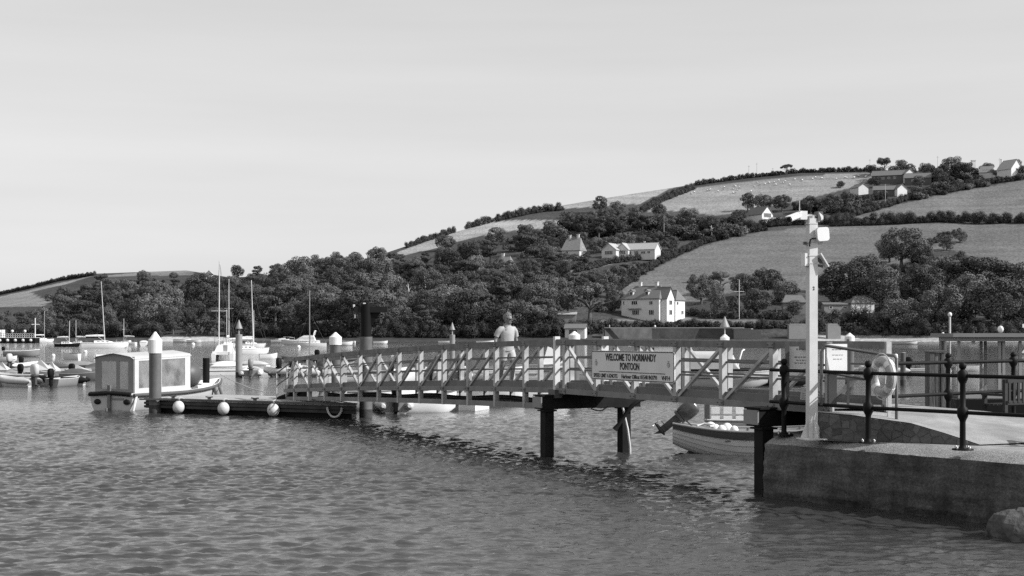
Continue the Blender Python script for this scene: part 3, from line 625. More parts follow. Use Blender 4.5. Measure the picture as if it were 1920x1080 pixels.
# ------------------------------------------------------------------ quay
AR = Vector((4.62, 25.95)); AD = Vector((.618, -.786)); AN = Vector((-.786, -.618))     # arris start, along, outward
def qp(s, o, z): q = AR + AD * s + AN * o; return (q.x, q.y, z)
DK = 1.12
def quay():
    rn = random.Random(2)
    q = thing('stone_quay', 'concrete quay with rough battered wall rising from the water at the right', 'quay', (5.5, 25, 0))
    n = 90; Ltot = 13.0; rows = 46
    # battered face: grid with irregular undercut foot
    R = []
    for i in range(n + 1):
        s = Ltot * i / n; r = []
        foot = .10 + .05 * sin(s * 1.7) + .04 * sin(s * 4.1 + 1)
        for j in range(rows + 1):
            t = j / rows; z = .97 - t * 1.9
            o = foot * t + .012 * sin(9 * t + s * 3) + rn.uniform(-.008, .008)
            if t > .42: o -= max(0, .10 * sin(max(0, s - 1.0) * .9)) * min(1, (t - .42) * 5) * (1 if 1.0 < s < 4.5 else 0)
            for ln, am in ((.19, .012), (.31, .016), (.44, .03)):
                if abs(t - ln) < .018 and sin(s * 2.3 + ln * 40) > -.5: o += am
            r.append(qp(s, o, z))
        R.append(r)
    b = MB(); b.loft(R, True); b.build('wall_face', M_QUAY, q, world=True)
    # end face, towards the gangway
    E = []
    for i in range(9):
        u = i / 8; r = []
        for j in range(rows + 1):
            t = j / rows; z = .97 - t * 1.9; p0 = Vector(qp(0, (.10) * t, z)); p1 = Vector(qp(-.9, -2.6, z)); p = p0.lerp(p1, u) + Vector((-.05 * t, .02 * t, 0)) + Vector((rn.uniform(-.01, .01), 0, 0)); r.append(tuple(p))
        E.append(r)
    b = MB(); b.loft(list(reversed(E)), True); b.build('end_face', M_QUAY, q, world=True)
    # sloping rough shoulder, then flat coping
    sh = [[qp(Ltot * i / n, (.0 if k == 0 else -.5 * k / 5) , .97 + (DK - .97) * sin(k / 5 * pi / 2) + rn.uniform(-.006, .006)) for k in range(6)] for i in range(n + 1)]
    b = MB(); b.loft(list(reversed(sh)), True)
    b.add([qp(0, 0, .97), qp(0, -.5, DK), qp(-.9, -2.6, DK), qp(-.9, -2.6, .97)], [(0, 1, 2, 3)])
    b.build('shoulder', M_SAND, q, world=True)
    b = MB(); b.prism([qp(0, -.5, DK - .3), qp(Ltot, -.5, DK - .3), qp(Ltot, -9, DK - .3), qp(3.5, -9, DK - .3), qp(2.2, -4.6, DK - .3), qp(-.9, -2.6, DK - .3)], (0, 0, .3)); b.build('deck', M_CONC, q, world=True)
    b = MB(); b.prism([qp(-.85, -2.55, -1), qp(2.2, -4.55, -1), qp(3.5, -8.9, -1), qp(Ltot, -8.9, -1), qp(Ltot, -.55, -1), qp(.05, -.55, -1)], (0, 0, 1.8)); b.build('core', M_QUAY, q, world=True)
    return q
quay()
# ramp: the concrete approach up to the gangway, with a rubble side wall
RA, RB = Vector((5.30, 25.05)), Vector((7.75, 23.55))         # foot of the side wall on the quay deck
def ramp():
    q = thing('access_ramp', 'pale concrete ramp with rubble stone side leading up to the gangway', 'ramp', (7, 25, DK))
    top = 1.60; d = (RB - RA).normalized(); n = Vector((-d.y, d.x)); 
    if n.y < 0: n = -n
    Ls = (RB - RA).length
    prof = [(0, top), (.28, top - .045), (.6, top - .14), (.8, top - .29), (1.0, DK + .02)]
    near = [RA + d * (Ls * u) for u, z in prof]
    far = [Vector((6.95, 28.2)), Vector((7.75, 28.4)), Vector((9.2, 27.7)), Vector((10.4, 26.8)), Vector((12.2, 25.2))]
    b = MB(); rows = []
    for i, (u, z) in enumerate(prof): rows.append([(near[i].lerp(far[i], k / 8).x, near[i].lerp(far[i], k / 8).y, z + .004 * ((k * 7 + i * 3) % 3)) for k in range(9)])
    b.loft(list(reversed(rows)), False)
    # back edge skirt and toe
    b.loft([[(p.x, p.y, z - .5) for p, (u, z) in zip(far, prof)], [(p.x, p.y, z) for p, (u, z) in zip(far, prof)]], False)
    b.build('slab', M_CONC, q, world=True)
    b = MB(); w = [(near[i].x, near[i].y, prof[i][1] - .012) for i in range(5)]; f = [(near[i].x, near[i].y, DK - .02) for i in range(5)]
    b.loft([f, w], False); 
    bk = RA + Vector((.05, .6)); b.add([(RA.x, RA.y, DK), (RA.x, RA.y, top), (far[0].x, far[0].y, top), (far[0].x, far[0].y, DK)], [(0, 1, 2, 3)])
    b.build('mortar_bed', M_MORT, q, world=True)
    rn = random.Random(6); on_ = -n; zc = DK + .01; 
    def topz(u):
        return np.interp(u, [p[0] for p in prof], [p[1] for p in prof])
    # random rubble: irregular cells between seeds, each clipped to the wall outline
    seeds = []
    zz = DK + .05; k = 0
    while zz < top:
        x = rn.uniform(0, .12)
        while x < Ls:
            seeds.append((x + rn.uniform(-.05, .05), zz + rn.uniform(-.04, .04))); x += rn.uniform(.13, .24)
        zz += rn.uniform(.09, .12)
    def clip(P, a, b, c):           # keep a*x + b*y <= c
        out = []
        for i in range(len(P)):
            p, q_ = P[i], P[(i + 1) % len(P)]; dp, dq = a * p[0] + b * p[1] - c, a * q_[0] + b * q_[1] - c
            if dp <= 0: out.append(p)
            if (dp < 0) != (dq < 0) and dp != dq: t_ = dp / (dp - dq); out.append((p[0] + (q_[0] - p[0]) * t_, p[1] + (q_[1] - p[1]) * t_))
        return out
    for sx, sz in seeds:
        P = [(0, DK + .003), (Ls, DK + .003), (Ls, top), (0, top)]
        for ox, oz in seeds:
            if (ox, oz) == (sx, sz) or abs(ox - sx) > .6: continue
            a, b_ = ox - sx, oz - sz; l_ = math.hypot(a, b_); c_ = (a * (sx + ox) + b_ * (sz + oz)) / 2 - l_ * .003
            P = clip(P, a, b_, c_)
            if len(P) < 3: break
        for (u0, z0_), (u1, z1_) in zip(prof, prof[1:]):        # under the sloping top edge
            if len(P) < 3: break
            if min(p[0] for p in P) > u1 * Ls or max(p[0] for p in P) < u0 * Ls: continue
            a, b_ = -(z1_ - z0_), (u1 - u0) * Ls; P = clip(P, a, b_, a * u0 * Ls + b_ * (z0_ - .012))
        if len(P) < 3: continue
        ar = sum(P[i][0] * P[(i + 1) % len(P)][1] - P[(i + 1) % len(P)][0] * P[i][1] for i in range(len(P))) / 2
        if ar < .0012: continue
        cx, cz = sum(p[0] for p in P) / len(P), sum(p[1] for p in P) / len(P); dp = rn.uniform(.003, .016); n_ = len(P)
        s = MB(); V = [(p[0] - cx, .01, p[1] - cz) for p in P] + [((p[0] - cx) * .93, -dp * rn.uniform(.5, 1.3), (p[1] - cz) * .91) for p in P]
        s.add(V, [tuple(range(n_, 2 * n_))] + [(i, (i + 1) % n_, n_ + (i + 1) % n_, n_ + i) for i in range(n_)])
        o = s.build('stone', M_STONE, q); c = RA + d * cx; o.location = Vector((c.x, c.y, cz)) - Vector(q.location) + Vector((on_.x, on_.y, 0)) * .002; o.rotation_euler = (0, 0, atan2(d.y, d.x))
ramp()
def rock(loc, r, seed, label):
    rn = random.Random(seed); b = MB(); b.ball((0, 0, 0), r, 18, 12)
    f = [Vector((rn.gauss(0, 1), rn.gauss(0, 1), rn.gauss(0, 1))).normalized() for _ in range(9)]; g = [rn.uniform(.55, .85) for _ in f]
    for i, p in enumerate(b.v):
        v = Vector(p)
        for a, lim in zip(f, g):
            dd = (v.x * a.x / r[0] + v.y * a.y / r[1] + v.z * a.z / r[2])
            if dd > lim: v -= Vector((a.x * r[0], a.y * r[1], a.z * r[2])) * (dd - lim) * .9
        b.v[i] = tuple(v + Vector((rn.uniform(-.012, .012), rn.uniform(-.012, .012), rn.uniform(-.012, .012))))
    b.sm = [False] * len(b.f)
    o = b.build('rock', mat("shore_rock", .10, .95, .5, 6, .03, 12, spec=.2, stain=.35, stainscale=2), None, loc); return tag(o, label, 'rock')
rock((7.46, 20.85, -.02), (.55, .5, .50), 3, 'rough boulder at the foot of the quay, bottom right corner')


# ------------------------------------------------------------------ cast-iron railings
def rail_post(parent, x, y, zb, h, z1, z2, base=True):
    b = MB(); r = .048
    pr = [(.075, 0), (.075, .03), (r * 1.15, .05), (r, .09), (r * .96, z1 - .16), (r * 1.05, z1 - .13), (.085, z1 - .06), (.092, z1), (.085, z1 + .06), (r * 1.0, z1 + .1), (r * .92, z2 - .13), (.08, z2 - .06), (.09, z2), (.08, z2 + .06), (.04, z2 + .095), (.034, z2 + .12)]
    top = h - .055
    pr += [(.036, top - .055), (.056, top - .03), (.062, top), (.052, top + .035), (.02, top + .055)]
    b.lathe(pr, 14, (x, y, zb))
    o = b.build('post', M_IRON, parent, world=True)
    if base:
        c = MB(); c.lathe([(.17, 0), (.17, .022), (.10, .03)], 14, (x, y, zb + .001)); c.build('base_plate', M_IRON, o, world=True)
        for k in range(4):
            a = k * pi / 2 + .6; e = MB(); e.lathe([(.016, 0), (.016, .04), (.008, .045)], 6, (x + .135 * cos(a), y + .135 * sin(a), zb + .022)); e.build('bolt', M_CHROME, o, world=True)
    return o
RP = [on(1470, 816, DK), on(1628, 831, DK), on(1805, 844, DK)]; RP.append(RP[2] * 2 - RP[1] + Vector((.06, -.1, 0))); RP.append(RP[3] * 2 - RP[2])
def railing_front():
    t = thing('quay_railing', 'black cast iron railing with ball-topped posts along the quay edge in front', 'railing', RP[0])
    for p in RP: rail_post(t, p.x, p.y, DK, 1.40, .60, 1.185)
    d0 = (RP[0] - RP[1]).normalized() * .38
    for hgt in (.60, 1.185):
        pts = [RP[0] + d0] + RP
        b = MB(); b.tube([p + Vector((0, 0, hgt)) for p in pts], .031, 10); b.build('rail', M_IRON, t, world=True)
railing_front()
def railing_back():
    P = [at(1672, 0, 27.2), at(1778, 0, 28.4), at(1900, 0, 29.8), at(2040, 0, 31.4)]; zb = 1.15
    P = [Vector((p.x, p.y, zb)) for p in P]
    t = thing('quay_railing', 'black iron railing with knuckled posts along the far side of the ramp', 'railing', P[1])
    for p in P[1:]: rail_post(t, p.x, p.y, zb, 1.44, .62, 1.25, False)
    for hgt in (.62, 1.25):
        b = MB(); b.tube([p + Vector((0, 0, hgt)) for p in P], .036, 10); b.build('rail', M_IRON, t, world=True)
railing_back()
# ------------------------------------------------------------------ gangway: fixed span and hinged span
LL = 21.25
def zt_l(s): t = -s / LL; return 2.833 - .815 * t + .36 * t * (1 - t)
def zc_l(s): t = -s / LL; return 1.535 - .79 * t + .30 * t * (1 - t)        # underside of the deck beam
def zb_l(s): t = -s / LL; return 1.135 - .69 * t + .22 * t * (1 - t)        # underside of the lower beam
def zt_r(s): return 2.833
def zc_r(s): return 1.53 + .002 * s
RS = [.42, 1.90, 3.55, 5.2, 6.85, 8.48, 10.1]
LS = [-1.672 * k for k in range(1, 13)]
def post_box(b, s, off, z0, z1, w=.115, dpt=.12): b.beam(br(s, off, z0), br(s, off, z1), w, dpt, side=(DS.x, DS.y, 0))
def strip(b, ss, off, f, w, h, dz=0):
    for a, c in zip(ss, ss[1:]): b.beam(br(a, off, f(a) + dz), br(c, off, f(c) + dz), w, h)
    return b
def span(label, ss, ft, fc, posts, diags, ends, fb=None, first=None):
    t = thing('gangway', label, 'gangway', br(ss[0], .6, fc(ss[0])))
    s0, s1 = ss[0], ss[-1]
    for side, off, sg in (('near', 0.0, 1), ('far', WID, -1)):
        strip(MB(), ss, off, ft, .13, .135, -.068).build('handrail', M_TOP, t, world=True)
        strip(MB(), ss, off, fc, .12, .13, .065).build('deck_beam', M_CHORD, t, world=True)
        for k, hh in ((0, .47), (1, .80)):
            strip(MB(), ss, off + sg * .045, lambda s: fc(s) + .28 + (ft(s) - .135 - fc(s) - .28) * (.34 + .33 * k), .030, .040).build('guard_rail', M_KICK, t, world=True)
        strip(MB(), ss, off + sg * .02, lambda s: fc(s) + .13 + .075, .02, .15).build('kickboard', M_KICK, t, world=True)
        if fb: strip(MB(), ss, off, fb, .10, .14, .07).build('lower_beam', M_CHORD, t, world=True)
        for s in posts:
            if off > 0 and s > 9.9: continue
            b = MB(); post_box(b, s, off, (fb(s) if fb else fc(s)) - .004, ft(s) - .137); b.build('post', M_GALV, t, world=True)
        if sg == 1:
            for s in posts:
                for z_, hh in ((fc(s) + .065, .15), (ft(s) - .068, .15)):
                    b = MB(); b.beam(br(s - .10, off - .075, z_), br(s + .10, off - .075, z_), .012, hh * .62); g_ = b.build('joint_plate', M_CHORD, t, world=True)
                    for q_ in (-.07, .07): b = MB(); b.beam(br(s + q_, off - .082, z_), br(s + q_, off - .096, z_), .022, .022); b.build('bolt', M_DGREY, g_, world=True)
        for a, c in diags:
            b = MB(); b.beam(br(a, off + sg * .01, fc(a) + .11), br(c, off + sg * .01, ft(c) - .135), .075, .06, side=(DN.x, DN.y, 0)); b.build('diagonal', M_GALV, t, world=True)
        for a, c in ends:
            b = MB(); b.beam(br(a, off, (fb or fc)(a)), br(c, off, ft(c) - .1), .11, .09, side=(DN.x, DN.y, 0)); b.build('end_strut', M_GALV, t, world=True)
    # deck planks seen end-on between the beams: one board after another
    n = int(abs(s1 - s0) / .30); b0 = None
    for i in range(n):
        a = s0 + (s1 - s0) * (i + .03) / n; c = s0 + (s1 - s0) * (i + .97) / n
        b = MB(); b.beam(br(a, WID / 2, fc(a) + .105), br(c, WID / 2, fc(c) + .105), WID - .16, .045, side=(DN.x, DN.y, 0)); b.build('deck_board', M_PLANK, t, world=True)
    return t
rs = [0.06] + RS
g1 = span('fixed shoreward span of the pale grey truss footbridge, behind the welcome sign', rs + [], zt_r, zc_r, RS,
     [(1.86, .46), (3.5, 1.95), (5.15, 3.6), (5.25, 6.8), (6.9, 8.43)], [], None)
for off in (WID,):
    b = MB(); b.beam(br(8.55, off, zc_r(8.5) + .11), br(10.05, off, 2.69), .085, .06, side=(DN.x, DN.y, 0)); b.build('diagonal', M_GALV, g1, world=True)
    b = MB(); post_box(b, 10.1, off, zc_r(10), 2.83); b.build('post', M_GALV, g1, world=True)
ld = [(LS[k + 1], LS[k]) for k in range(0, 7)]
g2 = span('hinged sloping span of the pale grey truss footbridge running down to the floating pontoon', [-.06] + [-LL * k / 12 for k in range(1, 13)], zt_l, zc_l, LS,
     [(LS[k], LS[k - 1]) if False else (LS[k], LS[k - 1]) for k in range(1, 8)] + [(LS[k - 1], LS[k]) for k in range(8, 12)], [(-LL + .05, LS[11] - .05)], zb_l)
# tall white hinge posts where the two spans meet
for off in (-.02, WID + .02):
    b = MB(); b.beam(br(0, off, 1.5), br(0, off, 2.90), .10, .14, side=(DS.x, DS.y, 0)); b.build('hinge_post', M_WHITE2, g1, world=True)
b = MB(); b.box((0, 0, 0), (.34, .2, .2), atan2(DS.y, DS.x), Matrix.Translation(br(0, -.06, 1.52))); b.build('hinge_block', M_DGREY, g1, world=True)
# dark service pipe lashed on the lower beams
pts = [br(s, .35, zb_l(s) + .20 + .03 * sin(s * 1.3)) for s in np.linspace(-.6, -17.5, 40)]
t = tag(MB().tube(pts, .065, 8).build('service_pipe', M_BLACK), 'black service pipe lying along the lower beams of the sloping footbridge span', 'pipe')
# bent rail and bracket clamped on the handrail
# ------------------------------------------------------------------ trestles
def trestle(s, lab, offs, zt, zb, x0, x1, pw, wd=.34):
    t = thing('pile_trestle', lab, 'trestle', br(s, 0, 0))
    for o_, ds in offs:
        b = MB(); w = pw / 2
        b.beam(br(s + ds, o_, -2.2), br(s + ds, o_, zb), pw, pw * .9, side=(DS.x, DS.y, 0)); b.build('pile', M_TAR, t, world=True)
        c = MB(); c.box((0, 0, 0), (pw * 1.35, pw * 1.35, .035), atan2(DS.y, DS.x), Matrix.Translation(br(s + ds, o_, zb - .03))); c.build('cap_plate', M_TAR, t, world=True)
    # crosshead of two plates with stiffened ends
    b = MB()
    h = zt - zb
    for e in (-wd / 2, wd / 2):
        P = [br(s + e - .02, x0, zb + h * .02), br(s + e - .02, x1, zb + .02 * h), br(s + e - .02, x1, zt - .03), br(s + e - .02, x0, zt - .03)]
        b.prism(P, Vector((DS.x, DS.y, 0)) * .04)
    b.build('crosshead', M_TAR, t, world=True)
    b = MB(); b.beam(br(s, x0 - .03, zt - .02), br(s, x1 + .03, zt - .02), wd + .12, .035, side=(DS.x, DS.y, 0)); b.beam(br(s, x0, zb + .02), br(s, x1, zb + .02), wd + .06, .035, side=(DS.x, DS.y, 0)); b.build('flange', M_TAR, t, world=True)
    b = MB(); b.prism([br(s - wd / 2 - .05, x0 - .02, zb + .04), br(s + wd / 2 + .05, x0 - .02, zb + .04), br(s + wd / 2 + .05, x0 - .02, zt - .05), br(s - wd / 2 - .05, x0 - .02, zt - .05)], Vector((-DN.x, -DN.y, 0)) * .03); b.build('end_plate', M_MGREY, t, world=True)
    return t
t1 = trestle(-.1, 'dark steel trestle with two square piles under the middle of the footbridge', [(-.28, .1), (2.0, -.1)], 1.50, 1.15, -.46, 2.3, .26)
t2 = trestle(8.45, 'dark steel trestle with a square pile beside the end of the quay', [(-.28, .1), (1.6, .2)], 1.60, 1.24, -.46, 1.9, .27)
# white conduit and black hose hanging at the far pile
p0 = br(-.2, 2.0, 0)
def ppx(px, py, Y=35.1): return at(px, py, Y)
t = tag(MB().tube([ppx(1163, 744), ppx(1170, 775), ppx(1177, 805), ppx(1181, 835), ppx(1182, 862)], .028, 8).build('white_conduit', M_WHITE2), 'thin white conduit running down the far trestle pile into the water', 'pipe')
t = tag(MB().tube([ppx(1152, 806, 34.9), ppx(1160, 796, 34.9), ppx(1172, 778, 34.9), ppx(1184, 762, 34.9), ppx(1200, 750, 34.9), ppx(1214, 746, 35)], [.07, .05, .05, .05, .05, .05], 8).build('black_hose', M_BLACK), 'thick black hose hooked over the far trestle pile, hanging from the deck', 'hose')
t = tag(MB().tube([ppx(1108, 766, 34.6), ppx(1118, 770, 34.6), ppx(1130, 769, 34.6), ppx(1140, 762, 34.6)], .014, 6).build('slack_cable', M_BLACK), 'slack thin cable under the dark trestle beam', 'cable')

# ------------------------------------------------------------------ welcome sign
def text_mesh(body, size, wide, depth=.004, bold=0.0):
    c = bpy.data.curves.new("lettering", 'FONT'); c.body = body; c.size = size; c.align_x = 'CENTER'; c.align_y = 'CENTER'; c.extrude = depth; c.offset = bold; c.resolution_u = 3
    o = bpy.data.objects.new("lettering", c); COL.objects.link(o); dg = bpy.context.evaluated_depsgraph_get(); dg.update()
    me = bpy.data.meshes.new_from_object(o.evaluated_get(dg)); bpy.data.objects.remove(o); bpy.data.curves.remove(c)
    me.transform(Matrix.Diagonal((wide, 1, 1, 1))); me.materials.clear(); me.materials.append(mat("sign_ink", .025, .6, .05)); return me
def rounded(w, h, r, n=5):
    P = []
    for cx, cy, a0 in ((w / 2 - r, h / 2 - r, 0), (-w / 2 + r, h / 2 - r, 90), (-w / 2 + r, -h / 2 + r, 180), (w / 2 - r, -h / 2 + r, 270)):
        for k in range(n + 1): a = radians(a0 + 90 * k / n); P.append((cx + r * cos(a), cy + r * sin(a)))
    return P
def on_sign(b_w, b_h): pass
def sign():
    s0, s1 = 1.84, 5.28; w = s1 - s0; h = .66
    za = EYE - (657 - HZ) * br(s0).y / F - h / 2 + .0; zb_ = EYE - (659.5 - HZ) * br(s1).y / F - h / 2
    t = thing('welcome_sign', 'long white WELCOME TO NORMANDY PONTOON sign on the footbridge rail', 'sign', br((s0 + s1) / 2, -.115, (za + zb_) / 2))
    tilt = atan2(zb_ - za, w)
    # local frame: x along the span towards the shore, y up, z out of the board towards the water
    X = Vector((DS.x, DS.y, 0)); Z = Vector((-DN.x, -DN.y, 0)); Yv = Vector((0, 0, 1))
    Rm = Matrix((X, Yv, Z)).transposed().to_4x4() @ Matrix.Rotation(tilt, 4, 'Z'); t.rotation_euler = Rm.to_euler()
    b = MB(); b.prism([(x, y, -.03) for x, y in rounded(w, h, .06)], (0, 0, .03)); b.build('board', mat("sign_white", .78, .5, .05, 2, stain=.08), t)
    # raised dark line just inside the edge
    o_, i_ = rounded(w - .02, h - .02, .055), rounded(w - .055, h - .055, .045); n = len(o_)
    b = MB(); b.add([(x, y, .003) for x, y in o_] + [(x, y, .003) for x, y in i_], [(k, (k + 1) % n, n + (k + 1) % n, n + k) for k in range(n)]); b.build('border', mat("sign_ink", .025), t)
    child('lettering', text_mesh("WELCOME TO NORMANDY", .215, .77, .003, .006), t, (-.03, .18, .004))
    child('lettering', text_mesh("PONTOON", .215, .74, .003, .006), t, (-.05, -.015, .004))
    child('lettering', text_mesh("SPEED LIMIT 6 KNOTS", .125, .86, .003, .002), t, (-1.09, -.235, .004))
    child('lettering', text_mesh("Harbour Office: 01548 843791", .125, .94, .003, .002), t, (.34, -.235, .004))
    child('lettering', text_mesh("VHF14", .125, .92, .003, .002), t, (1.40, -.235, .004))
    b = MB(); b.box((0, -.14, .005), (w * .8, .014, .004)); b.build('rule', mat("sign_ink", .025), t)
    for sx in (-1.5, 1.5):
        e = MB(); e.lathe([(.0535, 0), (.0535, .003)], 20, M=Matrix.Translation((sx, .05, .004))); eo = e.build('emblem', M_MGREY, t)
        e = MB(); e.prism([(sx - .03, .075, .008), (sx - .03, .02, .008), (sx, -.005, .008), (sx + .03, .02, .008), (sx + .03, .075, .008)], (0, 0, .003)); e.build('shield', M_LGREY, eo)
        e = MB(); e.prism([(sx - .03, .115, .004), (sx - .022, .135, .004), (sx, .12, .004), (sx + .022, .135, .004), (sx + .03, .115, .004)], (0, 0, .003)); e.build('crown_mark', M_MGREY, eo)
sign()

# ------------------------------------------------------------------ handrail pipe, life ring, notice boards at the shore end
def pipe_handrail():
    t = thing('ramp_handrail', 'grey pipe handrail sloping down from the footbridge end to the ramp', 'handrail', at(1681, 796, 24.6))
    a = [at(1547, 648, 25.0), at(1600, 656, 24.9), at(1655, 665, 24.8), at(1676, 667, 24.7), at(1681, 672, 24.65), at(1681, 797, 24.6)]
    MB().tube(a, .028, 10).build('rail', M_DGREY, t, world=True)
    MB().tube([at(1556, 699, 25.0), at(1620, 711, 24.9), at(1681, 722, 24.65)], .022, 8).build('rail', M_DGREY, t, world=True)
    MB().tube([at(1547, 648, 25.0), at(1540, 660, 25.0), at(1540, 760, 25.0)], .028, 8).build('post', M_DGREY, t, world=True)
pipe_handrail()
def life_ring():
    c = at(1656, 706, 24.5)
    t = thing('life_ring', 'pale life ring with rope loops hung on the white post by the ramp', 'life ring', c)
    n = Vector((-.96, -.28, 0)); u = Vector((.28, -.96, 0)); up = Vector((0, 0, 1)); pts = [(u * cos(a) + up * sin(a)) * .275 for a in [2 * pi * k / 36 for k in range(36)]]
    MB().tube(pts, .085, 12, closed=True).build('ring', mat("ring_plastic", .40, .45, .06), t)
    for k in range(4):
        a0 = pi / 4 + k * pi / 2; q = MB(); pp = []
        for j in range(5):
            a = a0 - .16 + .08 * j; pp.append((u * cos(a) + up * sin(a)) * .275)
        q.tube(pp, .091, 12); q.build('band', M_WHITE, t)
        gp = [(u * cos(a) + up * sin(a)) * (.37 + .025 * sin(pi * j / 8)) + n * .03 for j, a in enumerate([a0 + pi / 2 * j / 8 for j in range(9)])]
        MB().tube(gp, .011, 6).build('grab_rope', M_LGREY, t)
    q = MB()
    for k in range(7): q.tube([(u * (-.12 + .04 * k) + up * .2), (u * (-.10 + .035 * k) + n * .03), (u * (-.06 + .02 * k) - up * .2)], .012, 6)
    q.build('throw_line', M_WHITE2, t)
    s = thing('life_ring_post', 'white board and post carrying the life ring beside the ramp', 'post', at(1672, 790, 24.75))
    b = MB(); b.beam(at(1676, 668, 24.85), at(1676, 728, 24.85), .15, .03, side=(.6, -.8, 0)); b.build('board', M_WHITE, s, world=True)
    b = MB(); b.beam(at(1667, 664, 24.9), at(1667, 792, 24.9), .055, .055); b.build('post', M_WHITE2, s, world=True)
life_ring()
def notice(label, x0, y0, x1, y1, Y, nrm, lines, post=None, m=None, thick=.04, tilt=0, seed=1):
    c = at((x0 + x1) / 2, (y0 + y1) / 2, Y); n = Vector(nrm).normalized(); u = Vector((-n.y, n.x, 0)); 
    w = (x1 - x0) * Y / F / max(.3, abs(n.y)); h = (y1 - y0) * Y / F
    t = thing('notice_board', label, 'notice board', c); R = Matrix((u, n * -1, Vector((0, 0, 1)))).transposed().to_4x4() @ Matrix.Rotation(tilt, 4, 'Y'); t.rotation_euler = R.to_euler()
    b = MB(); b.box((0, .0, 0), (w, thick, h)); b.build('board', m or M_WHITE, t)
    rn = random.Random(seed)
    for (yy, ww, hh) in lines:
        q = MB(); x = -ww * w / 2
        while x < ww * w / 2:
            l_ = rn.uniform(.02, .06); l_ = min(l_, ww * w / 2 - x + .005); q.box((x + l_ / 2, -thick / 2 - .003, yy * h), (l_, .004, hh * h)); x += l_ + .018
        q.build('print_line', M_MGREY, t)
    if post:
        for (px, ya, yb, wd) in post:
            q = MB(); q.beam(at(px, ya, Y + .06), at(px, yb, Y + .06), wd, wd); o = q.build('post', M_DGREY, None); o.parent = t; o.matrix_parent_inverse = (Matrix.Translation(c) @ R).inverted()
    return t
notice('pale notice board with a few lines of print, half behind the white camera mast', 1480, 650, 1542, 691, 25.95, (-.5, -.87, 0), [(.38, .5, .07), (.02, .6, .06), (-.12, .5, .05), (-.25, .6, .05)], [(1476, 640, 752, .07)], mat("notice_paper", .8, .5, .04), seed=3)
notice('tall bright white notice board on a dark post right of the camera mast', 1548, 645, 1590, 696, 25.12, (.30, -.95, 0), [(.30, .5, .025), (.1, .5, .02), (-.05, .4, .02)], [(1560, 694, 758, .14), (1590, 636, 760, .04)], M_WHITE, seed=5)
notice('small grey instruction plate leaning on the footbridge left of the camera mast', 1503, 728, 1532, 751, 25.9, (-.5, -.87, 0), [(.3, .5, .16), (.02, .8, .05), (-.12, .8, .05), (-.26, .8, .05), (-.38, .8, .05)], None, M_LGREY, .02, .1, 7)
notice('narrow grey instruction plate right of the camera mast', 1533, 700, 1543, 758, 25.6, (-.3, -.95, 0), [(-.1, .8, .06), (-.2, .8, .06), (-.3, .8, .05), (-.38, .8, .04), (-.45, .8, .04)], None, M_LGREY, .02, 0, 8)

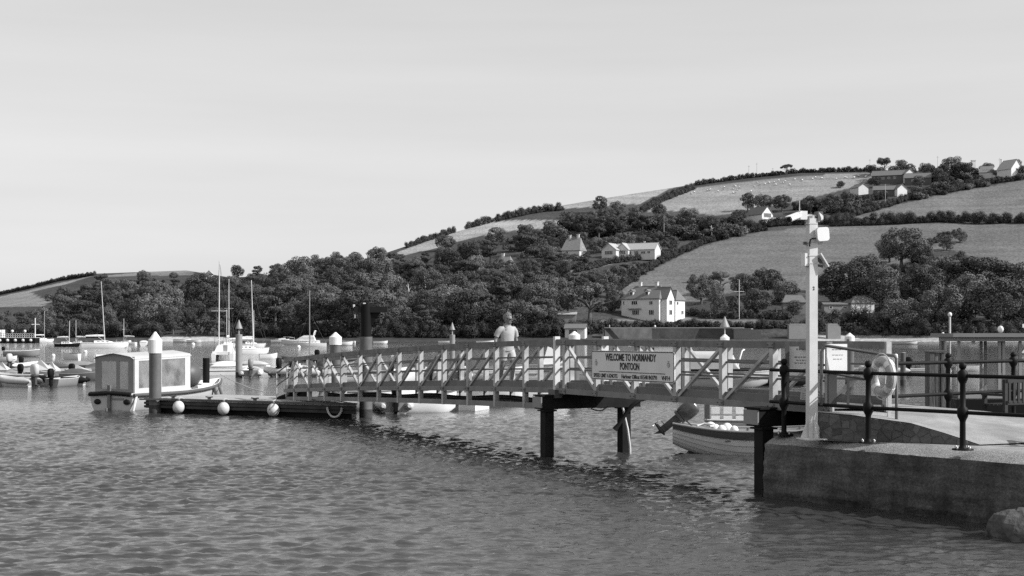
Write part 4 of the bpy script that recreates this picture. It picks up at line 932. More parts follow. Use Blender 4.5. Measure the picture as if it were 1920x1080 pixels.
# ------------------------------------------------------------------ white camera mast
def mast():
    Y = 24.95; base = on(1522, 824, DK); Y = base.y
    t = thing('camera_mast', 'tall white square mast with security cameras standing on the quay', 'mast', base)
    rz = radians(14); top = EYE + (HZ - 410) * Y / F - DK
    b = MB(); b.box((0, 0, top / 2), (.155, .155, top), rz); b.build('pole', M_WHITE2, t)
    g = MB()
    for k in range(4):
        a = rz + k * pi / 2; dx, dy = cos(a), sin(a)
        g.prism([(dx * .08, dy * .08, .02), (dx * .22, dy * .22, .02), (dx * .08, dy * .08, .36)], (-dy * .016, dx * .016, 0))
    g.build('gusset', M_WHITE2, t)
    b = MB(); b.box((0, 0, .012), (.40, .40, .022), rz); b.build('base_plate', M_WHITE2, t)
    def loc(px, py, dy=0.0): p = at(px, py, Y + dy); return p - base
    hd = MB(); hd.tube([(0, 0, top), (0, 0, top + .05)], .07, 10); hd.build('cap', M_LGREY, t)
    # crossarm with camera on the left and dome box on the right
    b = MB(); b.tube([loc(1506, 405), loc(1532, 406)], .030, 8); arm = b.build('crossarm', M_LGREY, t)
    b = MB(); b.box(loc(1505, 404), (.13, .12, .15), .2); b.build('junction_box', M_WHITE, arm)
    cam_ = MB(); a, c = loc(1499, 404, -.04), loc(1481, 411, -.22); cam_.tube([a, c], .052, 10); co = cam_.build('security_camera', M_WHITE, t)
    q = MB(); q.tube([c, c + (c - a).normalized() * .035], .046, 10); q.build('lens', M_BLACK, co)
    q = MB(); q.beam(a + Vector((0, 0, .056)), c + (c - a).normalized() * .06 + Vector((0, 0, .056)), .12, .012); q.build('sunshield', M_WHITE, co)
    b = MB(); b.box(loc(1535, 406), (.10, .13, .17), .3); fo = b.build('floodlight', M_DGREY, t)
    b = MB(); b.prism([loc(1536, 398, -.07), loc(1543, 404, -.05), loc(1543, 411, -.05), loc(1535, 416, -.07)], (.02, .06, 0)); b.build('front_lens', M_WHITE, fo)
    b = MB(); b.tube([loc(1499, 396), loc(1499, 376)], .008, 6); b.build('aerial', M_LGREY, t)
    # flat radio panel
    pc = loc(1542, 439, -.1); R = Matrix.Translation(pc) @ Matrix.Rotation(radians(18), 4, 'Z') @ Matrix.Rotation(radians(90), 4, 'X') @ Matrix.Rotation(radians(5), 4, 'Z')
    b = MB(); b.prism([(x, y, -.035) for x, y in rounded(.235, .24, .055)], (0, 0, .07), R); b.build('radio_panel', M_WHITE, t)
    b = MB(); b.beam(loc(1510, 458), loc(1543, 456, -.04), .03, .05); b.build('bracket', M_LGREY, t)
    b = MB(); b.tube([loc(1518, 462, -.1), loc(1519, 450, -.12), loc(1523, 447, -.12), loc(1530, 447, -.12)], .012, 6); b.build('cable', M_BLACK, t)
    b = MB(); b.box(loc(1509, 456), (.05, .06, .05)); b.build('sensor', M_DGREY, t)
    # equipment box on the left, tilted solar panel on the right
    b = MB(); b.box(loc(1512, 487), (.13, .16, .22), rz); b.build('equipment_box', M_WHITE, t)
    a, c = loc(1534, 477), loc(1549, 502); b = MB(); b.beam(a, c, .26, .022, side=(.25, -.97, 0)); b.build('solar_panel', M_WHITE2, t)
    b = MB(); b.beam(loc(1527, 482), loc(1541, 492), .05, .05); b.beam(loc(1527, 496), loc(1543, 500), .04, .04); b.build('panel_bracket', M_DGREY, t)
    for z_ in (455, 420, 480, 494):
        q = MB(); q.box(loc(1521, z_), (.17, .17, .018), rz); q.build('band', M_LGREY, t)
    # number plate "2"
    me = text_mesh("2", .085, .8, .002, .002); o = child('number_plate', me, t); p = Vector((sin(rz) * .082, -cos(rz) * .082, EYE + (HZ - 541) * Y / F - DK)); o.location = p; o.rotation_euler = (radians(90), 0, rz)
mast()
# ------------------------------------------------------------------ boat builders (bow along +x, waterline z = 0)
HM = {'white': M_WHITE, 'off': M_WHITE2, 'lgrey': M_LGREY, 'mgrey': M_MGREY, 'dark': M_DGREY, 'black': mat("black_hull", .010, .55, .1, spec=.12), 'wood': mat("varnished_wood", .16, .45, .3, 4, stretch=(1, 6, 6))}
def hull_rings(L, B, fb, draft=.25, transom=.75, sheer=.35, n=16, k=9, inset=0.0, floor=None, full=.45, pw=1.7, rake=.10, aft=0.0, rise=0.0):
    R = []
    for i in range(n + 1):
        u = i / n
        b = B / 2 * (transom + (1 - transom) * sin(min(u / full, 1) * pi / 2)) if u < full else B / 2 * max(.012, cos(((u - full) / (1 - full)) ** pw * pi / 2))
        b = max(.01, b - inset); zs = fb * (1 + sheer * max(0, u - .35) ** 2 * 2.2) - (inset * .2) + aft * max(0, 1 - u / .4) ** 2
        zk = -draft + (draft + fb * .25) * max(0, (u - .72) / .28) ** 2 + rise * max(0, 1 - u / .38) ** 1.6
        if floor is not None: zk = max(zk + .06, floor)
        x = L * u; ring = []
        for s in (1, -1):
            seg = []
            for j in range(k + 1):
                t = j / k; y = b * (cos(t * pi / 2) ** .55); z = zs + (zk - zs) * (sin(t * pi / 2) ** 1.35)
                xx = x + rake * L * .5 * max(0, u - .6) * (z / max(fb, .1)) - (inset * 1.2 if u > .9 else 0)
                seg.append((xx, s * y, z))
            ring.append(seg)
        R.append(ring[0] + list(reversed(ring[1]))[1:])
    return R
def hull(t, L, B, fb, m='white', draft=.25, transom=.75, sheer=.35, inner='lgrey', openb=True, gun='wood', name='hull', **kw):
    R = hull_rings(L, B, fb, draft, transom, sheer, **kw); b = MB(); b.loft(R, True)
    b.add(R[0], [tuple(range(len(R[0])))], False); h = b.build(name, HM[m], t)
    if openb:
        I = hull_rings(L, B, fb, draft, transom, sheer, inset=.05, floor=.06 - draft * .2, **kw); I = [[(x + (.05 if i == 0 else 0), y, z) for x, y, z in r] for i, r in enumerate(I)]
        c = MB(); c.loft([list(reversed(r)) for r in I], True); c.add(I[0], [tuple(range(len(I[0]) - 1, -1, -1))], False); c.build('inner_skin', HM[inner], t)
    else:
        c = MB(); rows = [[(r[0][0], r[0][1], r[0][2]), (r[0][0], 0, r[0][2] + .10 * abs(r[0][1])), (r[-1][0], r[-1][1], r[-1][2])] for r in R]; c.loft(rows, True); c.build('deck', HM[inner], t)
    g = MB(); path = [Vector(r[0]) + Vector((0, -.01, 0)) for r in R] + [Vector(r[-1]) + Vector((0, .01, 0)) for r in reversed(R)]
    w = max(.02, B * .022); g.tube(path, w, 6, closed=True); g.build('gunwale', HM[gun], t)
    return R
def outboard(t, loc, tilt=0.0, sz=1.0, m='black'):
    M_ = Matrix.Translation(loc) @ Matrix.Rotation(tilt, 4, 'Y') @ Matrix.Scale(sz, 4)
    b = MB(); Z = [(.16, .15, .10), (.22, .21, .135), (.36, .235, .155), (.52, .235, .155), (.62, .21, .14), (.69, .15, .10), (.71, .02, .02)]
    b.loft([[(-.06 + rx * (abs(cos(a)) ** .7) * (1 if cos(a) > 0 else -1), ry * (abs(sin(a)) ** .7) * (1 if sin(a) > 0 else -1), z) for a in [2 * pi * k / 16 for k in range(16)]] for z, rx, ry in Z], True, M_, True); o = b.build('outboard', HM[m], t)
    c = MB(); c.lathe([(.19, .10), (.20, .17)], 12, (-.06, 0, 0), M_); c.beam((-.08, 0, .14), (-.06, 0, -.42), .11, .19, side=(0, 1, 0), M=M_); c.box((-.12, 0, -.30), (.30, .16, .02), 0, M_); c.tube([(-.32, 0, -.46), (-.04, 0, -.46), (.08, 0, -.46)], [.03, .06, .02], 8, M=M_)
    c.prism([(-.10, -.01, -.44), (.04, -.01, -.44), (-.12, -.01, -.68)], (0, .02, 0), M_); c.build('leg', M_DGREY if m != 'black' else HM['black'], o)
    p = MB()
    for k in range(3):
        a = k * 2.094; p.prism([(-.31, 0, -.46), (-.31, .13 * cos(a) - .04 * sin(a), -.46 + .13 * sin(a) + .04 * cos(a)), (-.31, .13 * cos(a) + .04 * sin(a), -.46 + .13 * sin(a) - .04 * cos(a))], (.015, 0, 0), M_)
    p.build('propeller', M_CHROME, o); c = MB(); c.beam((.05, 0, .2), (.5, .05, .28), .035, .035, M=M_); c.box((.04, 0, 0), (.07, .22, .3), 0, M_); c.build('clamp_and_tiller', M_DGREY, o); return o
def place(t, px, py, rz, z=0.0, Y=None):
    p = on(px, py, z) if Y is None else at(px, py, Y); t.location = (p.x, p.y, z); t.rotation_euler = (0, 0, rz); return t
def rowboat(px, py, rz, L, label, m='white', B=None, fb=.42, motor=None, thw=2, inner='lgrey', gun='wood', cat='boat', cover=None, tilt=.0, name='dinghy', group=None):
    B = B or L * .42; t = thing(name, label, cat, group=group); hull(t, L, B, fb, m, .14, .8, .3, inner, gun=gun)
    for k in range(thw):
        q = MB(); q.box((L * (.28 + .28 * k), 0, fb * .68), (.24, B * .88, .035)); q.build('thwart', HM['wood'], t)
    if motor: outboard(t, (-.04, 0, fb * .9), tilt, .9, motor)
    if cover:
        R = hull_rings(L, B * .98, fb, .14, .8, .3); c = MB(); n = len(R)
        rows = []
        for i, r in enumerate(R):
            x, y, z = r[0]; hh = .30 * sin(min(1, i / n * 1.3) * pi) ** .6; rows.append([(x, y * cos(pi * j / 8), z + .02 + hh * sin(pi * j / 8)) for j in range(9)])
        c.loft([list(reversed(r)) for r in rows], True); c.build('cover', HM[cover], t)
    return place(t, px, py, rz)
def rib(px, py, rz, L, label, m='lgrey', motor='black', console=True, cover=None, name='inflatable_boat', tilt=0, group=None):
    t = thing(name, label, 'inflatable', group=group); B = L * .44; r = L * .06
    P = []
    for s in (1, -1):
        side = [(-.25, s * (B / 2 - r), .30), (0, s * (B / 2 - r), .30), (L * .35, s * (B / 2 - r), .30), (L * .6, s * (B / 2 - r) * .96, .32), (L * .8, s * (B / 2 - r) * .70, .38), (L * .93, s * (B / 2 - r) * .36, .44)]
        P.append(side)
    path = P[0] + [(L * .97, 0, .46)] + list(reversed(P[1])); n = len(path)
    b = MB(); b.tube(path, [r * .35, r] + [r] * (n - 4) + [r, r * .35], 12); b.build('tube', HM[m], t)
    R = hull_rings(L * .93, B - 2 * r, .22, .2, .9, .8, n=10, k=5); h = MB(); h.loft(R, True); h.add(R[0], [tuple(range(len(R[0])))]); rows = [[r_[0], r_[-1]] for r_ in R]; h.loft(rows, False); h.build('hull', HM['off'], t)
    q = MB(); q.box((.02, 0, .28), (.06, B - 2 * r, .42)); q.build('transom', HM['mgrey'], t)
    if console:
        q = MB(); q.box((L * .42, 0, .52), (.42, .5, .62), tp=.75); c = q.build('console', HM['white'], t)
        q = MB(); q.box((L * .42 + .12, 0, .93), (.03, .42, .22)); q.build('windscreen', M_DGREY, c)
        q = MB(); q.box((L * .24, 0, .42), (.34, .5, .42)); q.build('seat', HM['dark'], t)
    if cover:
        q = MB(); q.ball((L * .42, 0, .34), (L * .36, B * .4, .55), 14, 10); q.build('cover', HM[cover], t)
    if motor: outboard(t, (-.06, 0, .46), tilt, 1.15, motor)
    return place(t, px, py, rz)
def yacht(px, py, rz, L, mast, label, m='white', boom=True, furled=True, spreaders=1, name='sailing_yacht', mast_u=.58, lean=0.0, cat='yacht', mizzen=None):
    B = L * .31; fb = L * .115; t = thing(name, label, cat); hull(t, L, B, fb, m, .5, .62, .28, 'white', False, gun='off' if m == 'white' else m, full=.42, pw=1.5, rake=.12)
    c = MB(); rows = []
    for i in range(7):
        u = .28 + .42 * i / 6; w = B * .30 * (1 - .35 * max(0, i - 3) / 3); h = .42 * (1 if i < 5 else .7 - .3 * (i - 5)); z = fb * 1.06
        rows.append([(L * u, w, z), (L * u, w * .82, z + h), (L * u, -w * .82, z + h), (L * u, -w, z)])
    c.loft([list(reversed(r)) for r in rows], False); c.add(rows[0], [(0, 1, 2, 3)]); c.add(rows[-1], [(3, 2, 1, 0)]); cb = c.build('cabin', HM['white'], t)
    for s in (1, -1):
        for k in range(3):
            q = MB(); q.box((L * (.37 + .1 * k), s * B * .278, fb * 1.06 + .24), (L * .06, .03, .13)); q.build('cabin_window', M_DGREY, cb)
    x0 = L * mast_u; q = MB(); q.tube([(x0, 0, fb), (x0 - lean, 0, mast)], [.085, .06], 8); ms = q.build('mast', HM['off'], t)
    for k in range(spreaders):
        z = fb + (mast - fb) * (.55 if spreaders == 1 else .38 + .3 * k); q = MB(); q.tube([(x0 - lean * .5, -B * .35, z), (x0 - lean * .5, B * .35, z)], .03, 6); q.build('spreader', HM['off'], ms)
    w = MB(); top = (x0 - lean, 0, mast - .1)
    for e in ((L * 1.0, 0, fb * 1.25), (.1, 0, fb * 1.1), (x0 - .2, B * .46, fb), (x0 - .2, -B * .46, fb)): w.tube([top, e], .018, 4)
    w.build('rigging', M_DGREY, t)
    if boom:
        q = MB(); q.tube([(x0 - .1, 0, fb + 1.25), (L * .08, 0, fb + 1.3)], .07, 8); bo = q.build('boom', HM['off'], t)
        if furled: q = MB(); q.tube([(x0 - .15, 0, fb + 1.42), (L * .35, 0, fb + 1.46), (L * .1, 0, fb + 1.42)], [.17, .16, .08], 8); q.build('furled_sail', HM['white'], bo)
        q = MB(); q.tube([(x0 - .1, 0, fb + .4), (x0 - L * .16, 0, fb + 1.25)], .03, 6); q.build('boom_strut', HM['off'], ms)
    q = MB(); q.tube([(0.1, B * .28, fb + .5), (.0, 0, fb + .55), (.1, -B * .28, fb + .5)], .025, 6); q.tube([(.1, B * .28, fb), (.1, B * .28, fb + .5)], .025, 6); q.tube([(.1, -B * .28, fb), (.1, -B * .28, fb + .5)], .025, 6); q.build('pushpit', M_CHROME, t)
    q = MB(); q.tube([(L * .93, B * .1, fb * 1.2), (L * .93, B * .1, fb * 1.2 + .5), (L * 1.02, 0, fb * 1.25 + .5), (L * .93, -B * .1, fb * 1.2 + .5), (L * .93, -B * .1, fb * 1.2)], .025, 6); q.build('pulpit', M_CHROME, t)
    if mizzen: q = MB(); q.tube([(L * .12, 0, fb), (L * .12, 0, mizzen)], .06, 8); q.build('mizzen_mast', HM['off'], t)
    return place(t, px, py, rz)

# ------------------------------------------------------------------ piles
def pile(px, py, dia, top, label, cap=None, col=None, mark=None, name='mooring_pile', group=None, capm=None):
    p = on(px, py); t = thing(name, label, 'pile', (p.x, p.y, 0), 0, group); r = dia / 2
    ch = .0 if not cap else cap
    b = MB(); b.lathe([(r, -2), (r, top - ch)], 20); b.build('shaft', col or mat("pile_paint", .14, .6, .25, 3, stretch=(1, 1, .4), stain=.35, stainscale=1.3), t)
    w = MB(); w.lathe([(r + .004, -1.5), (r + .005, .28), (r + .003, .30)], 20); w.build('weed_band', mat("tide_weed", .045, .8, .4, 6, bump=.01), t)
    if cap:
        c = MB(); c.lathe([(r + .025, top - cap), (r + .03, top - cap * .38), (r * .95, top - cap * .33), (.03, top)], 20, smooth=False); c.build('cap', M_WHITE, t)
    else:
        c = MB(); c.lathe([(r + .006, top - .02), (r + .006, top), (.02, top + .02)], 20); c.build('cap', M_MGREY, t)
    if mark:
        h, w_ = mark; c = MB(); c.tube([(0, 0, top), (0, 0, top + h * .45)], .03, 6); c.build('topmark_stem', M_LGREY, t)
        c = MB(); c.lathe([(w_ / 2, top + h * .4), (.02, top + h)], 14); c.build('topmark_cone', M_MGREY, t)
    return t
pile(291, 774, .45, 3.02, 'tall grey pile with a white pointed cap in front of the canopied launch', .80)
pile(629, 764, .44, 3.0, 'grey pile with a white pointed cap standing behind the footbridge, left of the gantry pile', .50)
p = pile(448, 706, .46, 2.85, 'light grey pile with a dark cone topmark above the inflatables', None, mat("pale_pile", .27, .6, .12, 3, stain=.15), (1.0, .50))
pile(848, 700, .40, 2.82, 'slimmer grey pile with a cone topmark seen to the left of the walking man', None, mat("pale_pile", .27), (.90, .42))
pile(1077, 748, .46, 3.05, 'pile with a white rounded cap in front of the small boat shed', .46)
p = pile(1359, 724, .46, 2.9, 'white-capped pile carrying a dark cone topmark, right of the villa', .5, None, (.98, .56))
pile(1286, 742, .46, 2.4, 'plain grey pile half hidden behind the footbridge right of the welcome sign', None)
pile(1593, 727, .47, 2.97, 'white-capped grey pile behind the bright notice board', .5)
pile(1768, 717, .42, 3.0, 'slender white-capped pile beside the square timber post', .52)
pile(1693, 722, .30, 1.85, 'short thin dark pile right of the life ring', None, M_DGREY)
def gantry():
    p = on(686, 783); t = thing('gantry_pile', 'stout pile carrying a black tube with a black horizontal box arm', 'pile', (p.x, p.y, 0)); Y = p.y
    def z(py): return EYE + (HZ - py) * Y / F
    r = 12.2 * Y / F
    MB().lathe([(r, -2), (r, z(631))], 24).build('shaft', mat("pile_paint", .14), t)
    MB().lathe([(r + .004, -1.5), (r + .005, .3)], 24).build('weed_band', mat("tide_weed", .045), t)
    b = MB(); b.lathe([(r * .86, z(631)), (r * .86, z(570))], 24); b.lathe([(r * 1.04, z(631)), (r * 1.04, z(629.5))], 24); b.build('tube', HM['black'], t)
    x = lambda px: (px - 686) * Y / F
    b = MB(); b.box(((x(664) + x(727)) / 2, 0, (z(575) + z(586)) / 2), (x(727) - x(664), .24, z(575) - z(586))); b.build('box_arm', M_BLACK, t)
    b = MB(); b.prism([(x(695), -.04, z(586)), (x(714), -.04, z(586)), (x(695), -.04, z(612))], (0, .08, 0)); b.build('gusset', HM['black'], t)
    b = MB(); b.box((x(683), 0, z(569)), (.08, .08, .05)); b.build('lamp', M_WHITE, t)
    b = MB(); b.box((x(664), -.05, z(574)), (.06, .06, .11)); b.box((x(666), -.05, z(593)), (.05, .06, .13)); b.build('mooring_light', M_WHITE, t)
gantry()
def timber_post():
    Y = 33; a = at(1738, 660, Y); c = at(1771, 660, Y); w = c.x - a.x; t = thing('timber_post', 'thick square weathered timber post standing in the water behind the railing', 'post', ((a.x + c.x) / 2, Y, 0))
    for k in range(3):
        b = MB(); b.box((-w / 3 + w / 3 * k, .02 * (k % 2), .25), (w / 3 - .015, w * .9, a.z * 2 - .5 - .03 * k)); b.build('baulk', mat("old_timber", .12, .9, .5, 2.5, .02, 10, stretch=(6, 6, .7), stain=.4), t)
    b = MB(); b.box((0, 0, a.z + .015), (w * 1.04, w, .03)); b.build('cap_plate', M_DGREY, t)
timber_post()
def thin_mast(px, py0, py1, Y, r, label, cross=None, m=None, name='lamp_pole', lamp=True, land_=False):
    p = land(px, py1) if land_ else at(px, py1, Y); Y = p.y; t = thing(name, label, 'pole', p); h = (py1 - py0) * Y / F
    b = MB(); b.tube([(0, 0, -1.5), (0, 0, h)], [r, r * .8], 8); b.build('pole', m or HM['off'], t)
    if lamp: b = MB(); b.ball((0, 0, h), (r * 1.7, r * 1.7, r * 2.0), 8, 6); b.build('lamp_head', M_WHITE, t)
    if cross:
        for f, w in cross: b = MB(); b.tube([(-w / 2, 0, h * f), (w / 2, 0, h * f)], r * .7, 6); b.build('crossarm', m or HM['off'], t)
    return t
thin_mast(1781, 590, 690, 62, .055, 'thin pale lamp pole beside the glass shelter')
thin_mast(1386, 524, 598, 0, .17, 'tall white signal mast with a crossarm on the lawn right of the villa', [(.69, 3.6)], M_LGREY, 'signal_mast', False, True)
thin_mast(1660, 345, 379, 0, .14, 'pale telegraph pole at the edge of the top right field', None, M_LGREY, 'telegraph_pole', False, True)
thin_mast(1245, 405, 443, 0, .13, 'pale telegraph pole above the long bungalow', None, M_LGREY, 'telegraph_pole', False, True)
for x, y0, y1, lb in ((1404, 309, 332, 'left of three tiny telegraph poles on the skyline'), (1419, 304, 330, 'middle and tallest of three tiny telegraph poles on the skyline'), (1449, 313, 326, 'right and shortest of three tiny telegraph poles on the skyline'), (1631, 298, 322, 'thin pole at the end of the skyline hedge by the flat-topped pine'), (1874, 296, 332, 'thin pole in front of the white gable at the far right'), (1758, 292, 320, 'thin pole left of the tall skyline tree')):
    thin_mast(x, y0, y1, 0, .10, lb, [(.9, 1.4)], M_MGREY, 'telegraph_pole', False, True)
thin_mast(1090, 447, 487, 0, .10, 'thin pole in front of the thatched cottage', None, M_LGREY, 'telegraph_pole', False, True)
thin_mast(1143, 610, 634, 0, .14, 'thin white pole at the left end of the sea wall', None, M_WHITE, 'marker_pole', False, True)
thin_mast(1228, 613, 634, 0, .22, 'white post with a round white head in front of the sea wall', None, M_WHITE, 'marker_pole', True, True)
def lamp_post():
    p = land(916, 482); t = thing('lamp_post', 'pale curved street lamp among the trees below the stubble field', 'street lamp', p); h = 24 * p.y / F
    MB().tube([(0, 0, 0), (0, 0, h * .9), (-.5, 0, h), (-1.6, 0, h)], .13, 6).build('post', M_LGREY, t); MB().box((-1.8, 0, h - .05), (.9, .35, .2)).build('lamp_head', M_LGREY, t)
lamp_post()

# ------------------------------------------------------------------ near pontoon
def pontoon():
    A, B_, C, D = Vector((-13.75, 53.3)), Vector((-5.35, 49.0)), Vector((-5.78, 53.1)), Vector((-11.7, 57.3)); zt = .50
    t = thing('floating_pontoon', 'floating pontoon with pale deck and dark sides at the foot of the footbridge', 'pontoon', (-9, 52, 0))
    n = 26
    for i in range(n):
        u0, u1 = i / n + .0012, (i + 1) / n - .0012
        b = MB(); a, c, d, e = A.lerp(B_, u0), A.lerp(B_, u1), D.lerp(C, u1), D.lerp(C, u0)
        b.prism([(a.x, a.y, zt - .05), (c.x, c.y, zt - .05), (d.x, d.y, zt - .05), (e.x, e.y, zt - .05)], (0, 0, .05)); b.build('deck_plank', mat("pontoon_deck", .36, .85, .15, 3, rnd=.10, stretch=(1, 1, 1)), t, world=True)
    c0 = (A + B_ + C + D) / 4
    def ins(p, k): q = p + (c0 - p).normalized() * k; return q
    b = MB(); b.prism([(p.x, p.y, zt - .33) for p in [ins(q, .02) for q in (A, B_, C, D)]], (0, 0, .275)); b.build('fascia', M_TAR if False else mat("tarred_timber", .045, .75, .5, 2.2, .008, 12, stain=.3), t, world=True)
    b = MB(); b.prism([(p.x, p.y, -.35) for p in [ins(q, .28) for q in (A, B_, C, D)]], (0, 0, .5)); b.build('float', HM['black'], t, world=True)
    d = (B_ - A).normalized(); nrm = Vector((d.y, -d.x))
    for z_ in (.36, .23):
        b = MB(); b.beam((A.x + nrm.x * .03, A.y + nrm.y * .03, z_), (B_.x + nrm.x * .03, B_.y + nrm.y * .03, z_), .06, .085); b.build('rubbing_strake', mat("tarred_timber", .045), t, world=True)
    b = MB(); b.beam((A.x, A.y, zt + .02), (B_.x, B_.y, zt + .02), .14, .06); b.build('toe_rail', M_DGREY, t, world=True)
    for u in (.12, .30, .52, .80):
        p = A.lerp(B_, u) - nrm * .25; b = MB(); b.tube([(p.x - d.x * .16, p.y - d.y * .16, zt + .13), (p.x, p.y, zt + .11), (p.x + d.x * .16, p.y + d.y * .16, zt + .13)], .025, 6); b.box((p.x, p.y, zt + .06), (.12, .06, .12)); b.build('cleat', M_DGREY, t, world=True)
    # pile collar at each end
    b = MB(); p = on(291, 774); b.box((p.x + .1, p.y - .3, .52), (1.2, .12, .06)); b.box((p.x - .25, p.y, .52), (.08, .6, .06)); b.box((p.x + .35, p.y, .52), (.08, .6, .06)); b.build('pile_collar', M_DGREY, t, world=True)
    for px, lb in ((343, 'pale ball fender nearest the capped pile on the pontoon side'), (427, 'pale ball fender in the middle of the three on the pontoon side'), (520, 'striped pale ball fender nearest the footbridge foot')):
        # point on the front edge below this pixel
        k = (px - 960) / F; u = (k * A.y - A.x) / ((B_.x - A.x) - k * (B_.y - A.y)); q = A.lerp(B_, u) + nrm * .24
        f = thing('ball_fender', lb, 'fender', (q.x, q.y, .25), 0, 'ball fenders hung along the pontoon side')
        MB().ball((0, 0, 0), (.215, .215, .235), 18, 12).build('ball', M_WHITE2, f); MB().lathe([(.05, .2), (.06, .29), (.03, .31)], 10).build('eye', M_DGREY, f)
        MB().tube([(0, 0, .3), (-nrm.x * .1, -nrm.y * .1, .36), (-nrm.x * .3, -nrm.y * .3, .30)], .016, 6).build('lanyard', M_LGREY, f)
        st = MB(); st.tube([(nrm.x * .01 + .17 * sin(a) * d.x * .2 + nrm.x * .222 * cos(a * .0 + 0) * cos(b_), .0 + nrm.y * .222 * cos(b_), .24 * sin(b_)) for a, b_ in [(0, -1.2 + 2.4 * j / 8) for j in range(9)]], .018, 6); st.build('stripe', M_MGREY, f)
    # looped pale fender hose
    k = (631 - 960) / F; u = (k * A.y - A.x) / ((B_.x - A.x) - k * (B_.y - A.y)); q = A.lerp(B_, u) + nrm * .12
    pts = [Vector((q.x, q.y, .40)) + Vector((d.x, d.y, 0)) * (.30 * cos(a)) + Vector((0, 0, .34 * sin(a))) for a in [pi + pi * j / 12 for j in range(13)]]
    tag(MB().tube(pts, .04, 8).build('looped_fender', M_WHITE2), 'pale looped hose fender hanging in a half circle from the pontoon end', 'fender')
    # gangway landing: small ramp plate with side rails
    r = thing('landing_ramp', 'small dark landing ramp with pipe side rails at the foot of the footbridge', 'ramp', (-8.7, 52.5, zt))
    pa = at(500, 749, 52.0); pb = at(531, 735, 52.6); 
    e = br(-LL, .66, 0); fo = Vector((pa.x - .1, pa.y + .4, zt))
    rd = Vector((-.985, .17, 0)); side = Vector((.17, .985, 0))
    b = MB(); a0 = Vector((e.x, e.y, zc_l(-LL) + .13)); a1 = a0 + rd * .80; a1.z = zt + .05
    b.beam(a0, a1, 1.15, .05, side=side); b.build('plate', M_DGREY, r, world=True)
    for s in (-.58, .58):
        b = MB(); b.prism([a0 + side * s, a1 + side * s, Vector((a1.x, a1.y, zt)) + side * s, Vector((a0.x, a0.y, zt)) + side * s], side * .02); b.build('cheek', M_TAR, r, world=True)
        for hh in (1.0, .5):
            q = MB(); q.tube([a0 + side * s + Vector((0, 0, hh + .18)), a1 + side * s + Vector((0, 0, hh * .92))], .025 if hh == 1 else .02, 6); q.build('rail', M_DGREY, r, world=True)
        for f_ in (0, .5, 1):
            c = a0.lerp(a1, f_) + side * s; q = MB(); q.tube([c, c + Vector((0, 0, 1.0 + .18 * (1 - f_) - .07 * f_))], .02, 6); q.build('upright', M_LGREY, r, world=True)
pontoon()
